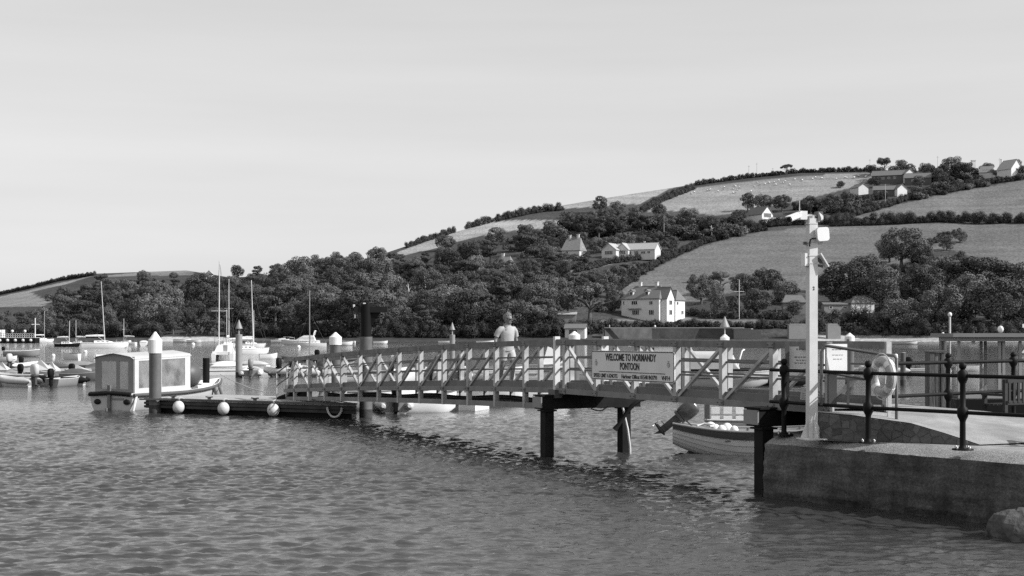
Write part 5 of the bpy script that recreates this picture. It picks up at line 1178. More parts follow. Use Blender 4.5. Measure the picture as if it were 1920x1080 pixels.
# ------------------------------------------------------------------ canopied launch at the pontoon
def launch():
    t = thing('harbour_launch', 'open launch with a pale canvas canopy and clear side windows moored behind the left pile', 'launch')
    L_, B, fb = 7.4, 2.35, .62
    R = hull(t, L_, B, fb, 'lgrey', .35, .84, .62, 'white', True, gun='off', full=.4, pw=1.9, rake=.12)
    b = MB(); b.tube([Vector(r[0]) + Vector((0, .03, -.03)) for r in R], .07, 8); b.tube([Vector(r[-1]) + Vector((0, -.03, -.03)) for r in R], .07, 8); b.build('rubbing_strake', M_DGREY, t)
    b = MB(); b.tube([(-.06, -B * .40, fb), (-.06, 0, fb + .05), (-.06, B * .40, fb)], .085, 8); b.build('stern_fender', M_BLACK, t)
    b = MB(); b.box((-.07, .05, .3), (.08, .13, 1.35)); b.box((-.10, .05, -.25), (.35, .05, .7)); b.build('rudder', HM['wood'], t)
    for y in (-.72, .62):
        b = MB(); b.ball((-.03, y, .33), (.05, .16, .11), 10, 6); b.build('transom_port', M_BLACK, t)
    b = MB(); b.box((-.02, -.30, .44), (.015, .52, .07)); b.build('name_strip', M_MGREY, t)
    b = MB(); b.tube([(.15, -B * .44, .55), (-.05, -B * .45, .1), (-.02, -B * .40, -.3)], .05, 8); b.build('white_fender', M_WHITE, t)
    # canopy: rear and sides framed canvas with clear panes, cambered roof
    x0, x1, zt, hw = .22, 4.0, 2.04, B * .375; z0 = fb + .02; rise = .15
    def roofz(y, x): return zt + .02 * (x - x0) + rise * (1 - (abs(y) / hw) ** 1.15)
    b = MB(); rows = []
    for i in range(9):
        x = x0 - .10 + (x1 - x0 + .2) * i / 8; rows.append([(x, hw * 1.05 * (1 - 2 * j / 12), roofz(hw * (1 - 2 * j / 12), x) - (.0 if 0 < j < 12 else .07)) for j in range(13)])
    b.loft([list(reversed(r)) for r in rows], True); b.build('canopy_roof', mat("canopy_canvas", .47, .8, .08, 3, .01, 10), t)
    canv = mat("canopy_side_canvas", .55, .75, .06, 3, .006, 8); pane = glass_mat("clear_vinyl", .84, .15, .28, .5)
    rear = mat("canopy_rear_shaded_canvas", .26, .75, .08, 3, .006, 8); rpane = glass_mat("rear_vinyl", .84, .15, .60, .72)  # rear canvas has its shade put into the colour, dark trim included
    def wall(p, q, panes, top_p, top_q, low=.12, canv=canv, pane=pane):
        """canvas wall from p to q along the gunwale with see-through panes between u values"""
        p, q = Vector(p), Vector(q); up0, up1 = Vector((0, 0, top_p)), Vector((0, 0, top_q)); n = (q - p).cross(Vector((0, 0, 1))).normalized()
        def P(u, v): return p.lerp(q, u) + up0.lerp(up1, u) * v
        edges = [0.0]; 
        for a, c in panes: edges += [a, c]
        edges.append(1.0); c_ = MB()
        for a, c in zip(edges[0::2], edges[1::2]): c_.prism([P(a, 0), P(c, 0), P(c, 1), P(a, 1)], n * .03)
        for a, c in panes:
            c_.prism([P(a, 0), P(c, 0), P(c, low), P(a, low)], n * .03); c_.prism([P(a, .88), P(c, .88), P(c, 1), P(a, 1)], n * .03)
        o = c_.build('canvas_wall', canv, t)
        for a, c in panes:
            g = MB(); g.prism([P(a, low), P(c, low), P(c, .88), P(a, .88)], n * .012); g.build('clear_window', pane, o)
    H = zt - z0
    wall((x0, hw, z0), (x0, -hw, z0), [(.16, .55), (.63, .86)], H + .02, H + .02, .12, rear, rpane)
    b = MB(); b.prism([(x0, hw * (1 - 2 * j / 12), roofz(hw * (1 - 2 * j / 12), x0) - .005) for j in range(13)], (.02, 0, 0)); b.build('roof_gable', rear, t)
    for s in (-1, 1): wall((x0, s * hw, z0) if s < 0 else (x1, s * hw, z0), (x1, s * hw, z0) if s < 0 else (x0, s * hw, z0), [(.07, .40), (.47, .90)], H + .02, H + .10, .14)
    wall((x1, -hw * .97, z0 + .1), (x1, hw * .97, z0 + .1), [(.08, .46), (.54, .92)], H, H)
    b = MB(); b.box((1.2, .55, .45), (1.6, .45, .45)); b.box((1.2, -.55, .45), (1.6, .45, .45)); b.build('bench_seat', HM['mgrey'], t)
    b = MB(); b.box((3.0, .2, .75), (.4, .6, .9)); b.build('helm', HM['off'], t)
    b = MB(); b.tube([(4.6, -.5, .7), (4.62, -.5, 2.35)], .022, 6); b.tube([(4.45, .5, .7), (4.5, .5, 2.2)], .02, 6); b.build('stanchion', M_CHROME, t)
    b = MB(); b.ball((5.2, -.05, 1.22), (.62, .5, .55), 12, 8); b.build('covered_engine', M_DGREY, t)
    b = MB(); b.tube([(6.6, 0, .8), (6.6, 0, 1.9)], .15, 10); b.build('samson_post', HM['black'], t)
    b = MB(); b.box((5.9, 0, .82), (1.0, 1.1, .05)); b.build('foredeck', HM['white'], t)
    for k, y in ((5.6, -.95), (6.2, -.8)):
        b = MB(); b.tube([(k, y - .12, .7), (k + .2, y - .2, .12)], .11, 8); b.build('hull_fender', HM['mgrey'], t)
    t.location = (-15.38, 54.6, 0); t.rotation_euler = (0, 0, radians(90 - 20.5)); return t
launch()
tag(MB().tube([at(413, 702, 60.6), at(440, 716, 58.8), at(470, 728, 57.6), at(497, 735, 56.6)], .018, 6).build('mooring_rope', M_LGREY), 'pale mooring rope from the launch bow down to the pontoon', 'rope')

HM['cowl'] = mat("glossy_dark_cowling", .07, .22, .1, 3, spec=.7)
# ------------------------------------------------------------------ clinker boat under the footbridge
def clinker():
    t = thing('clinker_boat', 'pale clinker-built motor boat with a dark top strake moored under the footbridge', 'boat')
    L_, B, fb, dr = 4.7, 1.75, .56, .30
    R = hull_rings(L_, B, fb, dr, .5, .34, n=22, k=24, full=.45, pw=1.8, rake=.10, aft=.17, rise=.52)
    n = len(R[0]); half = 24
    ju = [0, 5, 8, 11, 14, 17, 20, 24]
    for si in (0, 1):
        for q in range(len(ju) - 1):
            rows = []
            for r in R:
                row = []
                for j in range(ju[q], ju[q + 1] + 1):
                    p = Vector(r[j] if si == 0 else r[n - 1 - j]); f = (j - ju[q]) / (ju[q + 1] - ju[q]); out = .026 * f
                    row.append((p.x, p.y + (out if si == 0 else -out), p.z - .004 * f))
                p = Vector(row[-1]); row.append((p.x, p.y + (-.03 if si == 0 else .03), p.z - .002)); rows.append(row)
            b = MB(); b.loft(rows if si == 0 else [list(reversed(r)) for r in rows], False)
            b.build('strake', mat("boat_dark_stripe", .055, .45, .12) if q == 0 else mat("cream_planking", .72, .5, .1, 3, stain=.12), t)
    b = MB(); b.add(R[0], [tuple(range(n))]); b.prism([(x + .001, y * .98, z) for x, y, z in R[0]], (.05, 0, 0)); b.build('transom', mat("cream_planking", .72), t)
    I = hull_rings(L_, B, fb, dr, .5, .34, n=22, k=10, inset=.045, floor=-.08, full=.45, pw=1.8, rake=.10, aft=.17, rise=.52); b = MB(); b.loft([list(reversed(r)) for r in I], True); b.build('inner_skin', mat("inner_planking", .38, .6, .12, 3), t)
    for i in range(3, 20, 2):
        b = MB(); r = I[i]; b.tube([Vector(p) + Vector((0, 0, .01)) for p in r], .022, 5); b.build('rib', HM['wood'], t)
    b = MB(); b.tube([Vector(r[0]) + Vector((0, .0, .01)) for r in R] + [Vector(r[-1]) + Vector((0, 0, .01)) for r in reversed(R)], .035, 6); b.build('gunwale', HM['mgrey'], t)
    for u in (.30, .55):
        b = MB(); b.box((L_ * u, 0, .34), (.28, B * .9, .04)); b.build('thwart', HM['wood'], t)
    for x, y, r in ((.95, .30, .15), (1.05, -.2, .13), (1.35, .05, .14), (1.2, -.4, .12), (1.5, -.45, .11)):
        b = MB(); b.ball((x, y, .58), (r, r * .8, r * 1.15), 10, 8); b.build('white_can', M_WHITE, t)
    b = MB(); b.tube([(.6, 0, .66), (.8, .3, .7), (1.1, -.1, .66), (.9, -.4, .68)], .03, 6); b.build('coiled_rope', M_LGREY, t)
    outboard(t, (.10, -.02, fb + .20), radians(52), .95, 'cowl')
    t.location = (4.02, 35.6, .0); t.rotation_euler = (0, 0, radians(-6)); return t
clinker()
def cushions():
    t = thing('white_dinghy', 'white dinghy full of upright white cushions seen just under the footbridge', 'boat'); hull(t, 3.4, 1.5, .40, 'off', .12, .8, .3, 'off')
    for r in range(2):
        for k in range(3):
            b = MB(); b.box((.30 + .36 * k, -.1 + .25 * r, .42 + .25 * r), (.25, .12, .19)); b.build('cushion', M_WHITE, t)
    b = MB(); b.box((.05, .1, .66), (.16, .1, .5), 0); b.build('seat_frame', M_DGREY, t)
    t.location = (5.75, 42.3, .0); t.rotation_euler = (0, 0, radians(-8))
cushions()

# ------------------------------------------------------------------ covered launch behind the right span
def big_launch():
    t = thing('covered_launch', 'long pale grey launch with a rounded canvas cover behind the footbridge right of the sign', 'launch'); L_, B, fb = 7.2, 2.3, .85
    R = hull(t, L_, B, fb, 'lgrey', .3, .9, .05, 'lgrey', False, gun='lgrey', full=.5, pw=2.4)
    b = MB(); b.tube([Vector(r[0]) + Vector((0, .05, .1)) for r in R] + [Vector(r[-1]) + Vector((0, -.05, .1)) for r in reversed(R)], .06, 6); b.build('rubbing_strake', M_BLACK, t)
    b = MB(); b.tube([Vector(r[-1]) + Vector((0, -.02, -.32)) for r in R], .04, 6); b.build('lower_strake', M_DGREY, t)
    rows = []
    for i in range(15):
        u = i / 14; x = .15 + u * 5.6; h = 1.05 * (min(1, (1 - u) * 9)) ** .5 * (min(1, .35 + u * 6)) ** .5; w = B * .44
        rows.append([(x, w * max(-1, min(1, 1.25 * cos(pi * j / 10))), fb + .05 + h * min(1, 1.35 * sin(pi * j / 10))) for j in range(11)])
    b = MB(); b.loft([list(reversed(r)) for r in rows], True); b.build('canvas_cover', HM['lgrey'], t)
    b = MB(); b.box((1.5, 0, 2.02), (3.2, 1.5, .42)); w = b.build('wheelhouse', HM['white'], t)
    for k, x in enumerate((.2, .85, 2.5)):
        b = MB(); b.box((x, -.76, 2.02), (.42, .03, .3)); b.build('window', M_DGREY, w)
    b = MB(); b.box((1.4, 0, 2.25), (3.5, 1.7, .05)); b.build('wheelhouse_roof', HM['white'], w)
    b = MB(); b.tube([(5.5, -.9, .95), (5.8, -.9, 2.0), (5.95, -.5, 2.05), (5.95, .5, 2.05)], .04, 6); b.build('tube_frame', M_WHITE, t)
    p = on(1190, 725); t.location = (p.x, p.y, 0); t.rotation_euler = (0, 0, radians(-5))
big_launch()
rowboat(1402, 722, radians(-10), 3.3, 'black dinghy with white interior right of the covered launch', 'black', motor=None, inner='white')
rowboat(1150, 716, radians(160), 3.0, 'white dinghy half hidden left of the welcome sign, behind the footbridge', 'white', motor='black')

# ------------------------------------------------------------------ pontoons in the middle distance
def flat_pontoon(px0, py0, px1, py1, depth, h, label, m='lgrey', n=14, name='walkway_pontoon'):
    a, b_ = on(px0, py0), on(px1, py1); d = (b_ - a).normalized(); nr = Vector((-d.y, d.x, 0))
    if nr.y < 0: nr = -nr
    t = thing(name, label, 'pontoon', (a + b_) / 2)
    for i in range(n):
        q0, q1 = a.lerp(b_, i / n + .0015), a.lerp(b_, (i + 1) / n - .0015)
        q = MB(); q.prism([q0 + Vector((0, 0, h - .07)), q1 + Vector((0, 0, h - .07)), q1 + nr * depth + Vector((0, 0, h - .07)), q0 + nr * depth + Vector((0, 0, h - .07))], (0, 0, .07)); q.build('deck_panel', mat("pontoon_deck", .36), t, world=True)
    q = MB(); c = [a + d * .03 + nr * .03, b_ - d * .03 + nr * .03, b_ - d * .03 + nr * (depth - .03), a + d * .03 + nr * (depth - .03)]; q.prism([p + Vector((0, 0, -.3)) for p in c], (0, 0, h + .23)); q.build('float', HM[m], t, world=True)
    q = MB(); q.beam(a - nr * .02 + Vector((0, 0, h - .1)), b_ - nr * .02 + Vector((0, 0, h - .1)), .05, .10); q.build('rubbing_strake', HM['off'], t, world=True); return t
flat_pontoon(772, 767.5, 861, 769.5, 1.6, .40, 'low pale finger pontoon behind the footbridge, left of the walking man', 'mgrey', 5)
q = MB(); a = on(861, 769.5); q.box((0, 0, .12), (.9, 1.5, .50), -.35); o = q.build('float_block', M_WHITE, None, a + Vector((.45, .75, 0))); tag(o, 'bright white float block at the right end of the finger pontoon', 'float')
flat_pontoon(-180, 706, 172, 703, 2.2, .42, 'long pale dinghy pontoon crowded with boats on the left', 'lgrey', 22)
flat_pontoon(385, 703.5, 640, 700, 2.4, .45, 'pale dinghy pontoon behind the launch bow and the cone-topped pile', 'lgrey', 16)
flat_pontoon(640, 708, 1010, 708, 2.2, .42, 'pale dinghy pontoon seen through the sloping footbridge span', 'lgrey', 20)
flat_pontoon(1560, 702, 1745, 703, 2.2, .42, 'pale pontoon with small boats behind the life ring', 'lgrey', 12)

D = radians
# ---- left group by the long pontoon
rowboat(-12, 723, D(20), 3.2, 'light grey dinghy cut by the left edge of the picture', 'lgrey', motor='dark', gun='lgrey')
rib(62, 725, D(150), 2.7, 'pale inflatable with fat tubes and a grey outboard at the left pontoon', 'lgrey', 'lgrey', False)
rowboat(74, 721, D(172), 2.9, 'dark grey dinghy with a lighter top strake at the left pontoon', 'mgrey', motor=None, gun='lgrey', fb=.55)
rowboat(97, 725, D(75), 2.6, 'small grey dinghy with a black tilted outboard beside the black inflatable', 'mgrey', motor='black', gun='lgrey')
rib(158, 722, D(186), 2.9, 'black inflatable tender lying against the left pontoon', 'black', None, False)
rowboat(118, 695, D(8), 3.0, 'dark dinghy with a pale cover beyond the left pontoon', 'dark', cover='mgrey')
rowboat(66, 698, D(-5), 3.1, 'dark covered boat behind the white peaked covers', 'dark', cover='dark')
rib(20, 692, D(60), 2.8, 'white inflatable with raised outboard at the far side of the left pontoon', 'off', 'lgrey', False)
def peaked(px, py, w, h, label, n=4):
    p = on(px, py, .4); t = thing('covered_dinghy', label, 'boat', (p.x, p.y, .38))
    b = MB(); b.add([(-w, -.5, .1), (w, -.5, .1), (w, .6, .1), (-w, .6, .1), (-w * .35, 0, h * .55), (0, 0, h * .8), (w * .45, 0, h * .52)], [(0, 1, 6, 5, 4), (2, 3, 4, 5, 6), (3, 0, 4), (1, 2, 6)]); b.build('peaked_cover', HM['lgrey'], t)
    b = MB(); b.box((0, 0, .06), (w * 1.9, 1.0, .12), tp=1.1); b.build('hull', HM['white'], t)
peaked(76, 696, .75, 1.0, 'dinghy under a big white peaked cover on the left pontoon')
peaked(97, 695, .42, .82, 'dinghy under a narrow white pointed cover on the left pontoon')
peaked(4, 696, .5, .8, 'dinghy under a white peaked cover at the very left edge')
peaked(143, 697, .8, .62, 'dinghy under a low grey-white cover beside the canopied launch')
for px, py, rz, L_, m_, cv, lb in ((8, 711, 30, 2.3, 'dark', 'mgrey', 'little dark covered dinghy second from the left edge on the left pontoon'), (36, 712, 160, 2.2, 'lgrey', None, 'little grey dinghy between the pale inflatables on the left pontoon'), (112, 713, 10, 2.3, 'dark', 'dark', 'little dark covered dinghy behind the black inflatable'),
        (132, 711, 170, 2.2, 'off', None, 'little pale dinghy behind the black inflatable, right of a dark covered one'), (160, 699, 20, 2.2, 'mgrey', 'dark', 'little dark covered dinghy touching the canopied launch'), (42, 691, 15, 2.4, 'dark', None, 'little dark open dinghy beyond the left pontoon')):
    rowboat(px, py, D(rz), L_, lb, m_, motor='black' if cv is None else None, cover=cv, gun='mgrey')
# ---- inflatables by the pontoon behind the launch bow
rib(470, 708, D(98), 3.6, 'pale inflatable with its outboard towards us, left of the landing ramp', 'off', 'mgrey', False)
rib(524, 706, D(80), 3.7, 'pale inflatable with a black outboard towards us, behind the landing ramp', 'lgrey', 'black', False)
rowboat(395, 698, D(5), 2.7, 'white covered dinghy at the left end of the pontoon behind the launch bow', 'white', cover='white')
rowboat(452, 697, D(180), 2.6, 'white dinghy under a rounded white cover right of the cone-topped pile', 'white', cover='white', fb=.5)
rowboat(503, 696, D(170), 2.8, 'white dinghy with a grey cover beyond the pale inflatables', 'white', cover='lgrey', fb=.5)
rib(548, 704, D(85), 3.4, 'grey inflatable with a black outboard at the start of the footbridge', 'lgrey', 'black', True)
rib(598, 706, D(172), 3.8, 'grey-white inflatable lying along the pontoon behind the first footbridge panels', 'lgrey', 'dark', True)
rib(592, 679, D(178), 3.4, 'dark inflatable moored out beyond the pontoon, left of a similar one', 'dark', 'black', False)
rib(606, 681, D(10), 3.2, 'dark inflatable with a white bow moored out beyond the pontoon', 'dark', None, False)
rowboat(640, 718, D(20), 3.6, 'pale dinghy in front of the white-capped pile behind the footbridge', 'off', motor='black')
rib(690, 716, D(95), 3.6, 'grey inflatable with black outboard behind the gantry pile', 'mgrey', 'black', True)
rowboat(735, 722, D(80), 4.2, 'white motor boat with its square stern towards us, right of the gantry pile', 'white', motor='black', fb=.75, inner='white')
rowboat(770, 714, D(165), 3.2, 'white dinghy with dark outboard between the footbridge posts', 'white', motor='black')
rib(808, 714, D(100), 3.4, 'pale inflatable with a raised black outboard below the slim cone-topped pile', 'lgrey', 'black', True)
rib(862, 712, D(85), 3.5, 'white inflatable with console just left of the walking man', 'off', 'black', True)
rowboat(910, 711, D(170), 3.4, 'white dinghy under a grey cover behind the walking man', 'white', cover='mgrey')
rowboat(905, 699, D(15), 3.2, 'white dinghy moored beyond the pontoon left of the walking man', 'white')
def daysailer():
    t = rowboat(955, 696, D(8), 5.2, 'white day sailer with a small folded sail right of the walking man', 'white', fb=.45, thw=1)
    b = MB(); b.prism([(2.6, 0, .5), (3.0, 0, 1.9), (3.3, 0, 1.8), (4.3, 0, .6)], (0, .12, 0)); b.build('folded_sail', M_WHITE, t)
daysailer()
# ---- white boats low behind the footbridge, seen between its beams
for px, py, rz, L_, lb, m in ((742, 776, 100, 3.0, 'pale motor dinghy with its black outboard towards us below the footbridge', 'off'), ):
    rib(px, py, D(rz), L_, lb, 'off', 'black', False)
rowboat(738, 774, D(20), 2.4, 'white square-ended tender right of the pale motor dinghy below the footbridge', 'white', fb=.62, thw=1)
rowboat(634, 769, D(12), 3.2, 'white dinghy seen low between the footbridge beams nearest the pontoon', 'white', fb=.72)
rowboat(700, 765, D(-8), 2.8, 'white dinghy seen low between the beams beside the gantry pile', 'white', fb=.65)
rowboat(790, 762, D(4), 3.4, 'white dinghy alongside the finger pontoon', 'white', fb=.62)
rowboat(866, 762, D(-4), 2.8, 'white dinghy with a bundle at the right of the finger pontoon', 'white', fb=.66, cover='white')
rowboat(944, 762, D(6), 2.6, 'white dinghy low behind the beams under the walking man', 'white', fb=.70)
# ---- right of the notice boards
rowboat(1580, 701, D(10), 3.0, 'white dinghy at the pontoon right of the bright notice board', 'white', motor='black')
rowboat(1640, 700, D(172), 3.0, 'dinghy with a dark cover on the pontoon left of the life ring', 'dark', cover='dark')
rib(1700, 703, D(165), 3.2, 'grey inflatable with white bow at the pontoon right of the life ring', 'lgrey', 'black', False)
rib(1722, 699, D(12), 2.9, 'dark inflatable at the pontoon next to the timber post', 'dark', None, False)
rowboat(1786, 696, D(20), 2.8, 'white dinghy with black outboard behind the railing post right of the timber post', 'white', motor='black')
# ---- moored boats farther out
yacht(152, 653, D(20), 8.3, 12.6, 'large white yacht with a tall mast on the left, bare boom and no sails set', spreaders=1, mast_u=.52, lean=.7)
yacht(103, 650, D(4), 5.0, 5.4, 'small black yacht with a short mast left of the large white yacht', 'black', spreaders=0, lean=-.1)
yacht(163, 647, D(175), 4.6, 5.8, 'small yacht with a thin mast half hidden behind the large white yacht', 'white', spreaders=0)
yacht(255, 647, D(165), 5.5, 6.2, 'small yacht with a thin mast behind the white-capped left pile', 'white', spreaders=1)
yacht(422, 664, D(20), 5.9, 10.2, 'white yacht whose bow points right from behind the cone-topped pile', lean=.3, mast_u=.66)
yacht(446, 651, D(10), 5.4, 7.4, 'farther white yacht just right of the mast behind the cone-topped pile', spreaders=0)
yacht(424, 655, D(95), 7.5, 12.5, 'two-masted yacht seen end-on behind the catamaran', spreaders=1, mizzen=7)
yacht(60, 641, D(30), 6.5, 9.6, 'yacht with a pale mast moored at the end of the far left pontoon', spreaders=0)
yacht(612, 650, D(185), 6.0, 7.2, 'small yacht with a dark mast right of the motor cruiser', spreaders=0, boom=False)
def catamaran():
    t = thing('catamaran', 'white catamaran seen from astern, with a tall mast, left of the cone-topped pile', 'catamaran')
    for s in (-1, 1):
        R = hull_rings(6.5, .55, .75, .3, .8, .2, n=12, k=6); b = MB(); b.loft([[(x, y + s * .95, z) for x, y, z in r] for r in R], True); b.add([(x, y + s * .95, z) for x, y, z in R[0]], [tuple(range(len(R[0])))])
        b.loft([[(r[-1][0], r[-1][1] + s * .95, r[-1][2]), (r[0][0], r[0][1] + s * .95, r[0][2])] for r in R], False); b.build('hull', HM['white'], t)
        b = MB(); b.tube([(.1, s * 1.1, .75), (.1, s * 1.1, 1.5)], .03, 6); b.build('stern_rail', M_CHROME, t)
    b = MB(); b.box((2.6, 0, .78), (4.6, 2.2, .34)); b.build('bridge_deck', HM['white'], t)
    b = MB(); b.prism([(2.2, -1.0, .95), (2.2, 1.0, .95), (2.2, .75, 1.55), (2.2, .3, 1.72), (2.2, -.3, 1.72), (2.2, -.75, 1.55)], (2.0, 0, 0)); c = b.build('cabin', HM['white'], t)
    b = MB(); b.box((2.19, -.15, 1.3), (.04, .42, .62)); b.build('hatch_door', M_MGREY, c)
    b = MB(); b.tube([(3.0, .62, 1.6), (3.0, .55, 10.7)], [.07, .05], 8); m = b.build('mast', HM['off'], t)
    b = MB(); b.tube([(3.0, -.3, 5.3), (3.0, 1.4, 5.3)], .03, 6); b.build('spreader', HM['off'], m)
    b = MB(); [b.tube([(3.0, .55, 10.6), e], .014, 4) for e in ((6.4, 0, .8), (2.6, 1.1, .8), (2.6, -1.1, .8))]; b.build('rigging', M_DGREY, t)
    b = MB(); b.tube([(2.9, .62, 2.2), (.4, .5, 2.25)], .06, 6); b.build('boom', HM['off'], m)
    place(t, 417, 676, D(97))
catamaran()
tag(rowboat(486, 673, D(20), 2.0, 'little white tender with a ladder just right of the cone-topped pile', 'white', fb=.55), None)
def cruiser():
    t = thing('motor_cruiser', 'white motor cruiser with a flybridge and radar arch far out in the middle left', 'motor boat'); L_, B, fb = 8.6, 2.9, 1.0
    hull(t, L_, B, fb, 'white', .4, .9, .3, 'white', False, gun='off', full=.5, pw=2.0, rake=.2)
    b = MB(); b.prism([(.9, -1.1, fb), (5.6, -1.1, fb), (4.4, -1.0, fb + .85), (1.2, -1.0, fb + .85)], (0, 2.2, 0)); c = b.build('cabin', HM['white'], t)
    for x in (1.6, 2.5, 3.5):
        b = MB(); b.prism([(x, -1.10, fb + .3), (x + .75, -1.10, fb + .3), (x + .65, -1.06, fb + .72), (x, -1.06, fb + .72)], (0, -.03, 0)); b.build('window', M_DGREY, c)
    b = MB(); b.prism([(1.2, -.95, fb + .86), (4.3, -.95, fb + .86), (3.5, -.9, fb + 1.3), (1.4, -.9, fb + 1.3)], (0, 1.9, 0)); b.build('flybridge', HM['white'], t)
    b = MB(); b.tube([(1.3, -.9, fb + 1.3), (1.0, -.85, fb + 2.1), (1.1, .85, fb + 2.1), (1.3, .9, fb + 1.3)], .10, 8); b.build('radar_arch', HM['white'], t)
    b = MB(); b.ball((1.0, 0, fb + 2.3), (.28, .28, .16), 10, 6); b.build('radar_dome', HM['white'], t)
    b = MB(); b.tube([(8.2, -.3, fb * 1.25), (8.4, 0, fb * 1.3 + .7), (6.0, -.95, fb + .75), (6.0, -.95, fb)], .03, 5); b.build('bow_rail', M_CHROME, t)
    for x in (5.5, 6.1, 6.7):
        b = MB(); b.ball((x, -1.28 + (x - 5.5) * .18, .6), (.14, .05, .08), 8, 5); b.build('porthole', M_DGREY, t)
    place(t, 599, 647, D(181))
cruiser()
def sail_dinghy():
    t = rowboat(560, 704, D(12), 3.0, 'small dinghy with a thin dark mast among the inflatables at the footbridge start', 'lgrey', thw=1)
    b = MB(); b.tube([(.75, 0, .1), (.75, 0, 5.9)], .035, 6); b.build('mast', M_MGREY, t)
sail_dinghy()
rowboat(8, 669, D(6), 4.1, 'grey open boat with a white gunwale and dark outboard at the far left', 'mgrey', motor='black', gun='white', fb=.7)
rowboat(-8, 678, D(-4), 2.2, 'white dinghy cut by the left edge below the grey open boat', 'white', fb=.5)
rowboat(149, 674, D(165), 2.0, 'little white tender with a bright stern towards us, left of the canopied launch', 'white', motor=None, gun='dark', fb=.65)
rowboat(268, 649, D(100), 4.2, 'white workboat seen bow-on beside the white-capped left pile', 'white', fb=.9, cover='white')
rowboat(239, 648, D(170), 3.4, 'low white boat left of the bow-on workboat', 'white', fb=.7)
rowboat(325, 642, D(5), 5.0, 'tiny white boat by the left beach', 'white', fb=.9)
rowboat(350, 643, D(5), 4.0, 'tiny pale boat lying right of another by the left beach', 'off', fb=.8)
rowboat(508, 643, D(5), 5.0, 'tiny white boat on the shore left of the motor cruiser', 'white', fb=.9)
rowboat(519, 642, D(60), 4.0, 'tiny white boat end-on to the shore left of the motor cruiser', 'white', fb=1.1)
rowboat(622, 648, D(5), 4.6, 'tiny white boat right of the motor cruiser', 'white', fb=.8)
rowboat(666, 644, D(175), 4.0, 'tiny white boat just left of the gantry pile', 'white', fb=.7)
rowboat(700, 645, D(5), 3.6, 'tiny white boat just right of the gantry pile', 'white', fb=.7)
rowboat(822, 644, D(5), 4.4, 'tiny white boat left of the slim cone-topped pile', 'white', fb=.7)
rowboat(893, 644, D(5), 4.8, 'tiny white boat near the shore left of the walking man', 'white', fb=.7)
rowboat(1671, 646, D(5), 6.5, 'long pale rowing boat drawn up along the right-hand beach', 'off', fb=.7, gun='dark')
def tip_sail():
    t = rowboat(1905, 676, D(10), 3.6, 'small sailing dinghy with a white sail at the right edge, seen through the shelter', 'white', fb=.5, thw=1)
    b = MB(); b.prism([(.6, 0, .8), (2.3, 0, .8), (2.1, 0, 2.4)], (0, .03, 0)); b.build('sail', M_WHITE, t)
tip_sail()
BU = [(646, 692), (632, 671), (645, 674), (160, 661), (362, 647), (1268, 668), (1205, 662), (560, 652), (1680, 668), (1130, 662), (1845, 655), (735, 660), (812, 652), (100, 668)]
b0 = None
for x, y in BU:
    p = on(x, y); s = max(.16, p.y * .0014)
    if b0 is None:
        b0 = thing('mooring_buoy', 'small white mooring buoy floating on the open water', 'buoy', p, 0, 'white mooring buoys scattered on the water'); MB().ball((0, 0, .3), 1.0, 10, 8).build('float', M_WHITE, b0); MB().tube([(0, 0, 1.2), (0, 0, 1.6)], .2, 6).build('ring', M_DGREY, b0); o = b0
    else: o = copy_tree(b0)
    o.location = p; o.scale = (s, s, s)

# ------------------------------------------------------------------ far left pontoon with railings
def far_pontoon():
    Y = 400; a = at(-60, 640, Y); c = at(70, 640, Y); t = thing('ferry_pontoon', 'long dark pontoon with pale railing and globe lamps at the far left', 'pontoon', (a.x, Y, 0)); W_ = c.x - a.x
    MB().box((W_ / 2, 0, .5), (W_, 4, 1.9)).build('float', HM['black'], t)
    MB().box((W_ / 2, 0, 1.5), (W_ + .2, 4.2, .14)).build('deck', HM['lgrey'], t)
    for k in range(30):
        MB().box((W_ * (k + .5) / 30, -2, 2.1), (.18, .1, 1.15)).build('railing_post', HM['lgrey'], t)
    for z in (2.1, 2.65): MB().box((W_ / 2, -2, z), (W_, .1, .14)).build('rail', HM['lgrey'], t)
    for k in range(9):
        MB().ball((W_ * (k + .5) / 9, -2.3, .75), .45, 10, 6).build('fender', M_WHITE2, t)
    for k in range(5):
        q = MB(); q.tube([(W_ * (k + .7) / 5.5, -1.9, 1.5), (W_ * (k + .7) / 5.5, -1.9, 3.1)], .08, 6); o = q.build('lamp', HM['lgrey'], t); MB().ball((W_ * (k + .7) / 5.5, -1.9, 3.3), .4, 8, 6).build('globe', M_WHITE, o)
    MB().box((W_ * .43, 0, 2.6), (3.2, 2.4, 2.2)).build('hut', M_WHITE, t)
    q = MB(); q.tube([(W_ - .6, 0, 1.5), (W_ - .6, 0, 7.0)], .14, 6); q.tube([(W_ - 1.6, 0, 5.2), (W_ + .6, 0, 5.2)], .1, 6); q.build('flag_mast', M_WHITE, t)
far_pontoon()

